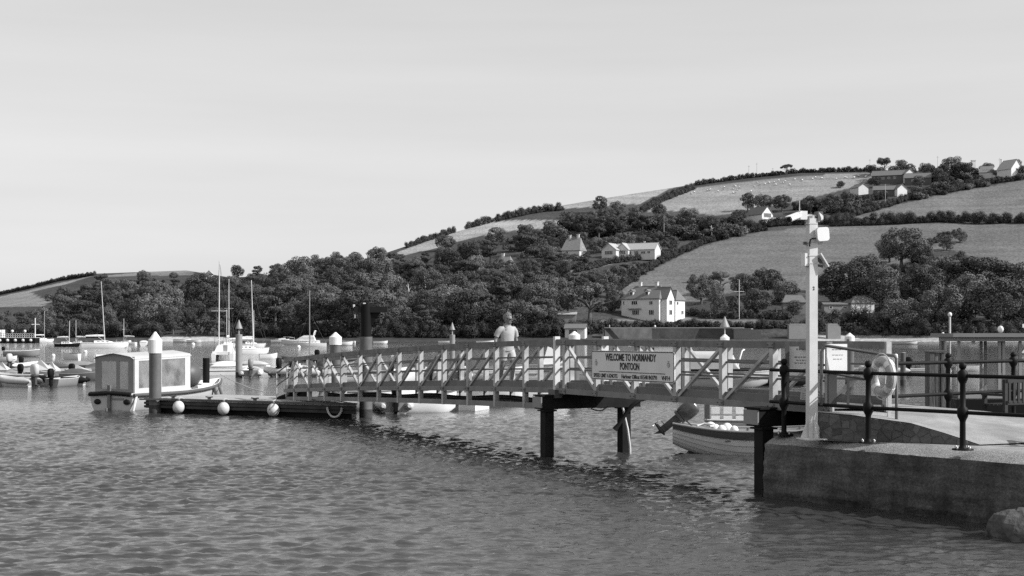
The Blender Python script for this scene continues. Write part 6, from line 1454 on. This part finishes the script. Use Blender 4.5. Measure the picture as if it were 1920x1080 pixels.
# ------------------------------------------------------------------ glass shelter and bench on the right
def shelter():
    Y = 46.0; a = at(1797, 747, Y); c = at(1990, 747, Y); w = c.x - a.x; z0 = a.z; z1 = EYE + (HZ - 629) * Y / F; H = z1 - z0
    t = thing('glass_shelter', 'glass-sided waiting shelter with a flat pale roof on a dark pontoon at the right edge', 'shelter', (a.x, Y, 0)); mt = mat("shelter_frame", .30, .55, .08)
    MB().box((w / 2 - .05, .9, z0 - .33), (w + .3, 2.6, .62)).build('pontoon_base', HM['black'], t)
    MB().box((w / 2, .9, z1 + .01), (w + .55, 2.5, .12)).build('roof', mat("shelter_roof", .20, .6, .08), t)
    MB().box((w / 2, .9, z1 - .12), (w + .1, 2.1, .14)).build('fascia', mt, t)
    posts = [0, .42 * 1.0 * w * .0 + (1890 - 1797) * Y / F, (1873 - 1797) * Y / F, w]
    for x in (0.02, (1874 - 1797) * Y / F, (1882 - 1797) * Y / F, (1913 - 1797) * Y / F, w - .02):
        for y in (0.02, 1.8):
            MB().box((x, y, z0 + H / 2), (.09, .07, H - .2)).build('post', mt, t)
    for y in (0.02, 1.8):
        MB().box((w / 2, y, z0 + .06), (w, .08, .12)).build('sill', mt, t)
        for x0, x1 in ((.07, (1874 - 1797) * Y / F - .05), ((1882 - 1797) * Y / F + .05, (1913 - 1797) * Y / F - .05), ((1913 - 1797) * Y / F + .05, w - .07)):
            MB().box(((x0 + x1) / 2, y, z0 + H / 2 - .04), (x1 - x0, .012, H - .34)).build('pane', glass_mat("shelter_glass", .93, .03, .05, .3), t)
    for y in (.4, 1.4): MB().box((.02, y, z0 + H / 2 - .04), (.012, .7, H - .34)).build('pane', glass_mat("shelter_glass"), t)
    for x, z in ((1.05, .9), (2.7, 1.45)):
        MB().box((x - .55, .05, z0 + z + .9), (.12, .02, .12)).build('sticker', M_WHITE, t)
    MB().ball((w * .44, .3, z1 + .2), (.09, .16, .12), 8, 6).build('roof_lamp', M_WHITE, t)
shelter()
def bench():
    p = Vector((10.15, 28.2, 1.13)); t = thing('park_bench', 'dark slatted wooden bench on the quay at the right edge', 'bench', p, radians(206)); m = mat("bench_wood", .02, .75, .3, 4, stretch=(1, 6, 6))
    for k in range(5): MB().box((0, -.22 + .11 * k, .45), (1.7, .085, .035)).build('seat_slat', m, t)
    for k in range(13): MB().box((-.72 + .12 * k, .30 + .03, .70), (.055, .03, .40)).build('back_slat', m, t)
    for z in (.50, .92): MB().box((0, .31, z), (1.66, .05, .08)).build('back_rail', m, t)
    for x in (-.8, .8):
        for y, h in ((-.24, .64), (.30, .96)): MB().box((x, y, h / 2), (.075, .07, h)).build('leg', m, t)
        MB().box((x, .02, .65), (.09, .62, .05)).build('armrest', m, t)
    for x in (-.8, .8): MB().box((x, .02, .2), (.05, .5, .06)).build('stretcher', m, t)
    o = copy_tree(t); o.location = (10.0, 23.5, DK); o.rotation_euler = (0, 0, radians(184)); o['label'] = 'second dark slatted bench added unseen past the right edge to shade the ramp'  # bench copy added out of view for its shadow on the ramp
    t['group'] = o['group'] = 'benches on the quay'
bench()
# ------------------------------------------------------------------ houses on the far hill
M_WALL = mat("white_render", .74, .8, .05, .6)
M_WALL2 = mat("cream_render", .60, .8, .06, .6)
M_SLATE = mat("slate_roof", .15, .7, .18, 2.0, bump=.03, bscale=3)
M_TILE = mat("pale_roof_tiles", .40, .8, .14, 2.0, bump=.03, bscale=3)
M_THATCH = mat("thatch", .22, .95, .2, 1.5, bump=.05, bscale=4)
M_DWALL = mat("dark_weatherboard", .10, .8, .15, 1, stretch=(1, 1, 6))
M_PANE = mat("window_pane", .05, .15, .2, .5)
def house(px, py, rz, w, d, h, rh, label, wall=None, roof=None, hip=0.0, gable='x', wins=(), chims=(), dz=0.0, name='house', over=.4, door=None, parent=None, off=(0, 0, 0), dorm=()):
    """w along local x, d along local y, front is -y; gable='x' means the ridge runs along x"""
    wall = wall or M_WALL; roof = roof or M_SLATE
    if parent is None:
        p = land(px, py); t = thing(name, label, 'house', p + Vector((0, 0, dz)), rz)
    else: t = parent
    O = Matrix.Translation(off)
    b = MB()
    if gable == 'x':
        i = hip * d / 2
        P = [(-w / 2, -d / 2, -2), (w / 2, -d / 2, -2), (w / 2, d / 2, -2), (-w / 2, d / 2, -2), (-w / 2, -d / 2, h), (w / 2, -d / 2, h), (w / 2, d / 2, h), (-w / 2, d / 2, h)]
        b.add(P, [(0, 1, 5, 4), (1, 2, 6, 5), (2, 3, 7, 6), (3, 0, 4, 7)], False, O)
        if not hip:
            for x, f in ((-w / 2, (0, 2, 1)), (w / 2, (0, 1, 2))): b.add([(x, -d / 2, h), (x, d / 2, h), (x, 0, h + rh)], [f], False, O)
    else:
        P = [(-w / 2, -d / 2, -2), (w / 2, -d / 2, -2), (w / 2, d / 2, -2), (-w / 2, d / 2, -2), (-w / 2, -d / 2, h), (w / 2, -d / 2, h), (w / 2, d / 2, h), (-w / 2, d / 2, h)]
        b.add(P, [(0, 1, 5, 4), (1, 2, 6, 5), (2, 3, 7, 6), (3, 0, 4, 7)], False, O)
        for y, f in ((-d / 2, (0, 1, 2)), (d / 2, (0, 2, 1))): b.add([(-w / 2, y, h), (w / 2, y, h), (0, y, h + rh)], [f], False, O)
    b.build('wall', wall, t)
    r = MB(); th = .22
    if gable == 'x':
        a, e = w / 2 + over, d / 2 + over; dz_ = -rh * over / (d / 2); hx = a - hip * d / 2 if hip else a
        for s in (-1, 1):
            q = [(-a, s * e, h + dz_), (a, s * e, h + dz_), (hx, 0, h + rh), (-hx, 0, h + rh)]
            r.prism(q, (0, 0, th), O)
            if hip: r.prism([(s * a, -e, h + dz_), (s * a, e, h + dz_), (s * hx, 0, h + rh)], (0, 0, th), O)
    else:
        a, e = w / 2 + over, d / 2 + over; dz_ = -rh * over / (w / 2)
        for s in (-1, 1): r.prism([(s * a, -e, h + dz_), (s * a, e, h + dz_), (0, e, h + rh), (0, -e, h + rh)], (0, 0, th), O)
    ro = r.build('roof', roof, t)
    q = MB()
    if gable == 'x': q.beam((-hx if hip else -a, 0, h + rh + th), (hx if hip else a, 0, h + rh + th), .35, .18, M=O)
    else: q.beam((0, -e, h + rh + th), (0, e, h + rh + th), .35, .18, M=O)
    q.build('ridge_tiles', M_TILE if roof is M_TILE else M_MGREY, ro)
    for x, y, cw, ch in chims:
        c = MB(); c.box((x, y, h + rh * .6 + ch / 2), (cw, cw * .8, ch + rh * .8), 0, O); c.box((x, y, h + rh + ch - .1), (cw * 1.2, cw, .22), 0, O); c.build('chimney', M_WALL2, ro)
    for f, u, z, ww, hh in wins:
        def wp(a_, b_, o_):     # a_ along the face, b_ up, o_ outwards
            if f == 'f': return (u + a_, -d / 2 - o_, z + b_)
            if f == 'r': return (w / 2 + o_, u + a_, z + b_)
            return (-w / 2 - o_, u - a_, z + b_)
        g = MB(); fr = .12
        for (a0, b0, a1, b1) in ((-ww / 2, -hh / 2, ww / 2, -hh / 2 + fr), (-ww / 2, hh / 2 - fr, ww / 2, hh / 2), (-ww / 2, -hh / 2, -ww / 2 + fr, hh / 2), (ww / 2 - fr, -hh / 2, ww / 2, hh / 2)) + tuple((-ww / 2 + ww * k / max(1, round(ww / .8)) - .05, -hh / 2, -ww / 2 + ww * k / max(1, round(ww / .8)) + .05, hh / 2) for k in range(1, max(1, round(ww / .8)))):
            V = [wp(a0, b0, .0), wp(a1, b0, .0), wp(a1, b1, .0), wp(a0, b1, .0)]; n = Vector(wp(0, 0, 1)) - Vector(wp(0, 0, 0)); g.prism(V, n * .09, O)
        wo = g.build('window', M_WHITE, t)
        pn = MB(); n = Vector(wp(0, 0, 1)) - Vector(wp(0, 0, 0)); pn.prism([wp(-ww / 2, -hh / 2, .0), wp(ww / 2, -hh / 2, .0), wp(ww / 2, hh / 2, .0), wp(-ww / 2, hh / 2, .0)], n * .03, O); pn.build('pane', M_PANE, wo)
    if door:
        f, u, ww, hh = door; g = MB()
        if f == 'f': g.box((u, -d / 2 - .04, hh / 2), (ww, .08, hh), 0, O)
        else: g.box((w / 2 + .04, u, hh / 2), (.08, ww, hh), 0, O)
        g.build('door', M_DGREY, t)
    return t
R_ = radians
# the white villa
def villa():
    w, d, h, rh = 16.0, 10.5, 7.0, 4.3
    t = house(1215, 596, R_(-38), w, d, h, rh, 'large white two-storey villa with dormers and slate roof above the sea wall', M_WALL, M_SLATE, .55, 'x',
              [('f', -2.4, 5.4, 2.6, 1.5), ('f', 4.6, 5.3, 1.5, 1.3), ('f', -1.9, 1.9, 3.0, 1.8), ('f', 4.8, 1.9, 2.2, 1.9), ('f', -7.0, 5.4, .7, 1.4)],
              [(-3.4, .2, 1.1, 1.7), (3.6, .2, 1.2, 1.7)], name='villa')
    q = MB(); q.box((-2.2, -d / 2 - .45, 3.25), (5.6, .9, .14)); q.build('porch_canopy', M_DGREY, t)
    # right wing with front gable, brightly lit
    house(0, 0, 0, 5.2, 5.0, 7.2, 3.6, '', M_WALL, M_SLATE, 0, 'x', [('r', 0, 5.4, 2.0, 1.7), ('r', 0, 1.9, 2.0, 1.9)], [], parent=t, off=(w / 2 - .3, -1.2, 0))
    house(0, 0, 0, 6.0, 6.5, 6.6, 3.2, '', M_WALL, M_SLATE, .5, 'x', [('r', -1.8, 5.2, 1.2, 1.2), ('r', 1.5, 1.9, 1.6, 1.4), ('f', 1.2, 1.9, 1.0, 1.3)], [], parent=t, off=(w / 2 - .8, 5.5, 0))
    for x in (-4.6, 2.0):
        g = MB(); g.prism([(x - .75, -4.1, h + .9), (x + .75, -4.1, h + .9), (x + .75, -4.1, h + 2.5), (x, -4.1, h + 3.0), (x - .75, -4.1, h + 2.5)], (0, 2.4, 0)); o = g.build('dormer', M_WALL2, t)
        g = MB(); g.box((x, -4.12, h + 1.8), (1.0, .06, 1.0)); g.build('pane', M_PANE, o)
        g = MB(); g.prism([(x - 1.0, -4.3, h + 2.4), (x, -4.3, h + 3.2), (x + 1.0, -4.3, h + 2.4), (x + 1.0, -4.3, h + 2.55), (x, -4.3, h + 3.38), (x - 1.0, -4.3, h + 2.55)], (0, 2.8, 0)); g.build('dormer_roof', M_SLATE, o)
villa()
t = house(1196, 485, R_(-26), 20, 8, 3.0, 3.0, 'long bungalow with a pale tiled roof and glazed gable on the hillside', M_WALL2, M_TILE, 0, 'x', [('f', 4.2, 1.4, 2.4, 1.4), ('f', 7.0, 1.5, 1.6, 1.3), ('f', .8, 1.3, 2.2, 2.0), ('f', -2.4, 1.4, 1.6, 1.6)], [(3.2, .3, .7, .9)], dz=1.2, name='bungalow')
house(0, 0, 0, 6.0, 6, 3.0, 2.9, '', M_WALL2, M_TILE, 0, 'y', [('f', 0, 1.6, 3.4, 2.0)], [], parent=t, off=(-5.5, -3.4, .02))
t2 = house(1148, 484, R_(-30), 7.5, 7.5, 2.8, 2.9, 'smaller gabled bungalow joined at the left of the long bungalow', M_WALL2, M_TILE, 0, 'y', [('f', 0, 1.4, 4.2, 2.0)], [], dz=1.0, name='bungalow')
house(1076, 481, R_(-25), 9, 8, 2.8, 5.6, 'thatched cottage with two white chimneys among trees', M_WALL2, M_THATCH, .35, 'x', [('f', -2, 1.5, 1.4, 1.2), ('r', 0, 3.6, 1.2, 1.2)], [(-2.0, 0, 1.0, 1.6), (2.2, 0, 1.1, 1.8)], name='cottage', dz=.3)
house(947, 500, R_(-25), 8, 6, 2.4, 4.2, 'cottage roof with one white chimney showing among trees', M_WALL2, M_THATCH, .6, 'x', [], [(-1.0, 0, 1.2, 1.5)], name='cottage', dz=-2.0)
t = house(1424, 416, R_(32), 8.0, 13, 3.6, 4.2, 'white house with a glazed gable end below the clump of trees', M_WALL, M_SLATE, 0, 'y', [('f', 0, 2.9, 5.4, 2.4), ('f', 0, .4, 4.4, 1.0)], [(0, 4, .8, .8)], dz=.3)
q = MB(); q.box((9.5, -1.5, 1.3), (12, .4, 2.4), .12); q.build('terrace_wall', M_WALL, t)
house(1611, 363, R_(20), 7, 9, 3.4, 2.2, 'pale square cottage with a plain gable below the flat-topped pine', M_WALL2, M_SLATE, 0, 'y', [], [], name='cottage')
house(1668, 342, R_(-22), 21, 8, 4.2, 3.2, 'longest dark-roofed weatherboard cottage below the flat-topped pine', M_DWALL, M_SLATE, 0, 'x', [('f', -7, 2.4, 1.6, 1.4), ('f', -3.5, 2.4, 1.6, 1.4), ('f', 0, 2.4, 1.6, 1.4), ('f', 3.5, 2.4, 1.6, 1.4)], [], name='cottage')
house(1698, 341, R_(22), 8, 9, 4.6, 3.0, 'pale gable end right of the longest dark cottage', M_WALL2, M_SLATE, 0, 'y', [], [], name='cottage')
house(1722, 345, R_(-20), 16, 8, 3.6, 3.0, 'second dark-roofed cottage, right of the pale gable end', M_DWALL, M_SLATE, 0, 'x', [('f', -3, 1.8, 1.6, 1.4), ('f', 1, 1.8, 1.6, 1.4)], [], name='cottage')
house(1662, 366, R_(-18), 15, 7, 3.0, 2.6, 'low dark chalet beside the pale telegraph pole', M_DWALL, M_SLATE, 0, 'x', [('f', -4, 1.6, 1.4, 1.2), ('f', 0, 1.6, 1.4, 1.2)], [], name='chalet')
house(1686, 366, R_(15), 6.5, 7, 3.6, 2.6, 'white-walled end of the low chalet right of the telegraph pole', M_WALL, M_SLATE, 0, 'y', [], [], name='chalet')
house(1893, 333, R_(25), 9, 12, 3.6, 5.6, 'white house with a steep gable on the skyline at the far right', M_WALL, M_TILE, 0, 'y', [('f', 0, 3.2, 1.4, 1.4)], [(-1.2, 5.5, 1.0, 1.4)], dz=1.5)
house(1850, 333, R_(-20), 9, 7, 2.2, 4.0, 'thatched house with pale walls left of the steep white gable', M_WALL2, M_THATCH, .4, 'x', [], [], dz=1.0, name='cottage')
t = thing('chimney_stack', 'white chimney stack of a hidden house among skyline trees', 'chimney', land(1825, 322)); MB().box((0, 0, 4), (2.4, 2.0, 8.0)).build('stack', M_WALL, t); MB().box((0, 0, 8.1), (2.8, 2.4, .5)).build('cap', M_WALL2, t)
house(245, 586, R_(-10), 8, 5, 1.9, .9, 'small white chalet deep in the left wood', M_WALL2, M_TILE, 0, 'x', [('f', -1, 1.4, 1.6, 1.0)], [], dz=.0, name='chalet')
house(266, 583, R_(15), 6, 5, 2.0, .6, 'low pale-roofed chalet right of the small white chalet in the left wood', M_DWALL, M_TILE, 0, 'x', [], [], dz=.2, name='chalet')
house(1488, 585, R_(-5), 8, 6, 3.0, 2.4, 'small grey bungalow left of the camera mast above the hedge', M_MGREY, M_SLATE, .5, 'x', [('f', -.5, 1.7, 2.4, 1.4)], [], name='bungalow', dz=.6)
t = house(1612, 585, R_(10), 8.6, 6, 2.9, 2.2, 'white beach hut with a dark pyramid roof', M_WALL, M_SLATE, .95, 'x', [], [], name='beach_hut', dz=.5)
for k in range(4): MB().box((-3 + 2 * k, -3.04, 1.45), (.10, .1, 2.9)).build('panel_batten', M_MGREY, t)
house(1568, 586, R_(3), 10, 4, 2.4, .5, 'low grey sheds between the camera mast and the beach hut', M_MGREY, M_SLATE, 0, 'x', [('f', 2.6, 1.3, 1.6, 1.1), ('f', -2.6, 1.3, 1.2, 1.1)], [], name='shed', dz=.5)
house(1080, 642, R_(-12), 6.6, 5, 2.8, 1.3, 'small pale-walled boat shed by the water left of the sea wall', M_WALL2, M_SLATE, 0, 'x', [], [], name='boat_shed', door=('f', -.6, 2.6, 2.3), dz=.3)
house(1064, 603, R_(-5), 6, 4, 2.0, .8, 'low pale garden shed on the lawn left of the forked tree', M_MGREY, M_TILE, 0, 'x', [], [], name='shed', dz=.5)
for x, y, lb in ((393, 508, 'tiny white house top on the wooded skyline behind the two-masted yacht'), (368, 520, 'tiny white wall spot among trees above the canopied launch')):
    house(x, y + 12, 0, 3.4, 3, 2.6, 1.6, lb, M_WALL, M_TILE, 0, 'y', [], [], name='cottage', dz=-.6)
# sea wall below the villa and the right-hand harbour walls
def sea_wall():
    pts = [(1132, 633), (1220, 633), (1310, 633), (1392, 633)]; P = [land(*p) + Vector((0, -3, -1)) for p in pts]
    t = thing('sea_wall', 'long plain grey sea wall at the waterside below the villa hedge', 'sea wall', P[0]); h = 18 * P[0].y / F + 1
    for a, c in zip(P, P[1:]): q = MB(); q.beam(a + Vector((0, 0, h / 2)), c + Vector((0, 0, h / 2)), .8, h); q.build('wall_panel', mat("sea_wall_stone", .095, .9, .25, .5, .05, 1.2, stain=.3, stainscale=.2), t, world=True)
    q = MB(); q.beam(P[0] + Vector((0, -.1, h + .1)), P[-1] + Vector((0, -.1, h + .1)), 1.0, .25); q.build('coping', M_MGREY, t, world=True)
sea_wall()
def harbour_wall(x0, x1, y0, y1, label, m):
    a, c = land(x0, 633) + Vector((0, -5, 0)), land(x1, 633) + Vector((0, -5, 0)); h = (y1 - y0) * a.y / F
    t = thing('harbour_wall', label, 'wall', a); q = MB(); q.prism([a + Vector((0, 0, -1)), c + Vector((0, 0, -1)), c + Vector((0, 0, h * .8)), c.lerp(a, .3) + Vector((0, 0, h)), a + Vector((0, 0, h))], (0, 3, 0)); q.build('wall', m, t, world=True)
    q = MB(); q.beam(a + Vector((0, 1.5, h + .08)), c.lerp(a, .3) + Vector((0, 1.5, h + .08)), 3.2, .16); q.build('coping', M_LGREY, t, world=True)
harbour_wall(1372, 1422, 621, 637, 'low pale rendered wall behind the dark cone topmark', mat("pale_wall", .24, .85, .12, .6, stain=.2))
harbour_wall(1474, 1520, 612, 637, 'pale stone wall on the shore left of the camera mast', mat("pale_wall", .24))
harbour_wall(1546, 1570, 612, 637, 'pale ruined wall on the shore right of the camera mast', mat("pale_wall", .24))
# sheep on the upper field
def sheep():
    rn = random.Random(14); m = mat("fleece", .72, .9, .08, 4)
    o = thing('sheep', 'tiny white sheep grazing high on the pale upper field', 'sheep', (0, 0, 0), 0, 'sheep grazing on the upper field')
    b = MB(); b.ball((0, 0, .72), (.62, .34, .36), 10, 7); b.build('fleece', m, o)
    b = MB(); b.tube([(.5, 0, .85), (.78, 0, .80), (.95, 0, .66)], [.16, .15, .09], 7); b.build('head', M_MGREY, o)
    for x, y in ((.36, .16), (.36, -.16), (-.36, .16), (-.36, -.16)): b = MB(); b.tube([(x, y, .5), (x, y, 0)], [.07, .05], 5); b.build('leg', M_DGREY, o)
    k = 0
    while k < 46:
        x = rn.uniform(1290, 1630); y = float(np.interp(x, [1290, 1400, 1500, 1640], [360, 344, 333, 329])) + abs(rn.gauss(0, 7)) + 1
        if not inpoly(x, y, FIELDS['C'][1]): continue
        s = o if k == 0 else copy_tree(o); s.location = land(x, y); s.rotation_euler = (0, 0, rn.uniform(0, 6.28)); s.scale = (1.1,) * 3; k += 1
sheep()
# ------------------------------------------------------------------ the man walking on the footbridge
def skin_mesh(name, verts, edges, radii, m, sub=2, root=0):
    me = bpy.data.meshes.new(name); me.from_pydata(verts, edges, []); o = bpy.data.objects.new(name, me); COL.objects.link(o)
    md = o.modifiers.new("skin", 'SKIN'); md.use_smooth_shade = True
    if not me.skin_vertices: 
        bpy.context.view_layer.objects.active = o
    for i, r in enumerate(radii):
        sv = me.skin_vertices[0].data[i]; sv.radius = r if isinstance(r, tuple) else (r, r); sv.use_root = (i == root)
    s = o.modifiers.new("sub", 'SUBSURF'); s.levels = sub; s.render_levels = sub
    dg = bpy.context.evaluated_depsgraph_get(); dg.update(); out = bpy.data.meshes.new_from_object(o.evaluated_get(dg)); bpy.data.objects.remove(o)
    out.materials.clear(); out.materials.append(m); out.polygons.foreach_set("use_smooth", [True] * len(out.polygons)); return out
def man():
    sk = mat("skin", .20, .55, .06, 6); s0 = -4.05; base = br(s0, .68, zc_l(s0) + .15)
    t = thing('person', 'man in a pale t-shirt, shorts and sunglasses walking along the footbridge', 'person', base, atan2(DS.y, DS.x) + radians(4))   # faces +x = towards the shore
    # x forward, y left, z up.  mid-stride, arms hanging, head turned down to his left (towards the shore end)
    V = [(0, 0, .98), (0, 0, 1.12), (.01, 0, 1.30), (0, 0, 1.46), (.015, 0, 1.56), (.03, 0, 1.64),            # 0 pelvis..5 skull base
         (0, .10, .93), (.14, .10, .52), (.06, .10, .10), (.20, .10, .035),                                     # 6-9 left leg
         (0, -.10, .93), (-.05, -.10, .52), (-.22, -.10, .12), (-.10, -.10, .04),                               # 10-13 right leg
         (0, .185, 1.41), (-.07, .30, 1.18), (-.01, .34, .93),                                                    # 14-16 left arm
         (0, -.185, 1.41), (-.07, -.31, 1.17), (.04, -.35, .94), (.05, .34, .86), (.085, -.35, .875), (.035, 0, 1.735)]
    E = [(0, 1), (1, 2), (2, 3), (3, 4), (4, 5), (5, 22), (0, 6), (6, 7), (7, 8), (8, 9), (0, 10), (10, 11), (11, 12), (12, 13), (3, 14), (14, 15), (15, 16), (3, 17), (17, 18), (18, 19), (16, 20), (19, 21)]
    Rr = [(.15, .12), (.145, .115), (.165, .12), (.13, .10), .062, (.085, .088), .095, .065, .043, .04, .095, .065, .043, .04, .052, .047, .033, .052, .047, .033, (.042, .022), (.042, .022), (.072, .085)]
    body = child('body', skin_mesh('body', V, E, Rr, sk), t)
    # hands: four unequal fingers and a thumb each, joined into the body mesh as part of it
    f = MB()
    for sgn, w in ((1, Vector(V[20])), (-1, Vector(V[21]))):
        for k, l in enumerate((.068, .078, .074, .058)):
            a = w + Vector((.028 - .019 * k, 0, -.035)); f.tube([a, a + Vector((.012, -.006 * sgn, -l * .5)), a + Vector((.010, -.022 * sgn, -l))], [.0105, .0095, .0075], 6)
        a = w + Vector((.035, -.004 * sgn, .005)); f.tube([a, a + Vector((.028, -.010 * sgn, -.03)), a + Vector((.030, -.02 * sgn, -.058))], [.012, .011, .008], 6)
    f.build('fingers', sk, t)
    head = MB(); HC = Vector((.045, 0, 1.685)); yaw = Matrix.Translation(HC) @ Matrix.Rotation(radians(24), 4, 'Z') @ Matrix.Scale(1.1, 4) @ Matrix.Rotation(radians(9), 4, 'Y')
    head.ball((0, 0, 0), (.100, .078, .118), 16, 12, yaw); head.ball((.045, 0, -.062), (.052, .052, .058), 12, 8, yaw)
    head.ball((.103, 0, -.015), (.020, .014, .026), 8, 6, yaw)
    for s in (-1, 1): head.ball((-.005, s * .080, -.012), (.022, .012, .034), 8, 6, yaw)
    h = head.build('head', sk, t)
    q = MB(); q.box((.094, 0, -.062), (.012, .046, .010), 0, yaw); q.build('mouth', mat("lips", .16), h)
    q = MB()
    for s in (-1, 1): q.ball((.091, s * .034, .016), (.014, .030, .021), 10, 6, yaw); q.beam((.085, s * .062, .02), (-.01, s * .084, .018), .006, .010, M=yaw)
    q.box((.100, 0, .02), (.010, .022, .008), 0, yaw); q.build('sunglasses', mat("dark_lens", .02, .2), h)
    q = MB(); q.ball((-.030, 0, .040), (.108, .092, .106), 14, 10, yaw)
    for k in range(26):
        a = k * 2.4; q.ball((-.02 + .07 * cos(a) * (.4 + k / 40), .06 * sin(a) * (.4 + k / 40), .138 - .05 * k / 26), (.034, .028, .022), 6, 5, yaw)
    q.build('hair', mat("greying_hair", .17, .7, .4, 40), h)
    shirt = mat("tshirt", .40, .85, .05, 8, .006, 14)
    sh = MB(); RG = [(.88, .190, .140), (.96, .186, .138), (1.05, .178, .132), (1.16, .184, .134), (1.28, .200, .140), (1.38, .212, .138), (1.45, .190, .118), (1.49, .135, .100), (1.53, .080, .080), (1.55, .070, .072)]
    sh.loft([[(.008 + ry * cos(a) + .010 * sin(z * 60 + 3 * a), rx * sin(a) * (1 + .02 * sin(5 * a + z * 25)), z + .012 * sin(2 * a)) for a in [2 * pi * k / 22 for k in range(22)]] for z, rx, ry in RG], True, None, True)
    for s_ in (-1, 1): sh.tube([(0, s_ * .10, 1.43), (0, s_ * .185, 1.425), (-.022, s_ * .240, 1.37), (-.045, s_ * .275, 1.30), (-.056, s_ * .292, 1.245)], [.075, .084, .080, .072, .070], 14)
    sh.build('t_shirt', shirt, t)
    PV = [(0, 0, 1.0), (0, 0, .92), (0, .11, .86), (.105, .115, .58), (0, -.11, .86), (-.04, -.115, .58)]
    child('shorts', skin_mesh('shorts', PV, [(0, 1), (1, 2), (2, 3), (1, 4), (4, 5)], [(.168, .135), (.172, .14), .125, .112, .125, .112], mat("shorts_cloth", .48, .85, .06, 8, .006, 14)), t)
    for p, r in (((.13, .10, .045), 0), ((-.16, -.10, .055), -.2)):
        q = MB(); q.ball((0, 0, 0), (.145, .052, .05), 12, 8, Matrix.Translation(p) @ Matrix.Rotation(r, 4, 'Y')); q.box((0, 0, -.035), (.27, .09, .025), 0, Matrix.Translation(p) @ Matrix.Rotation(r, 4, 'Y')); q.build('shoe', M_DGREY, t)
    t.scale = (1.05,) * 3
man()
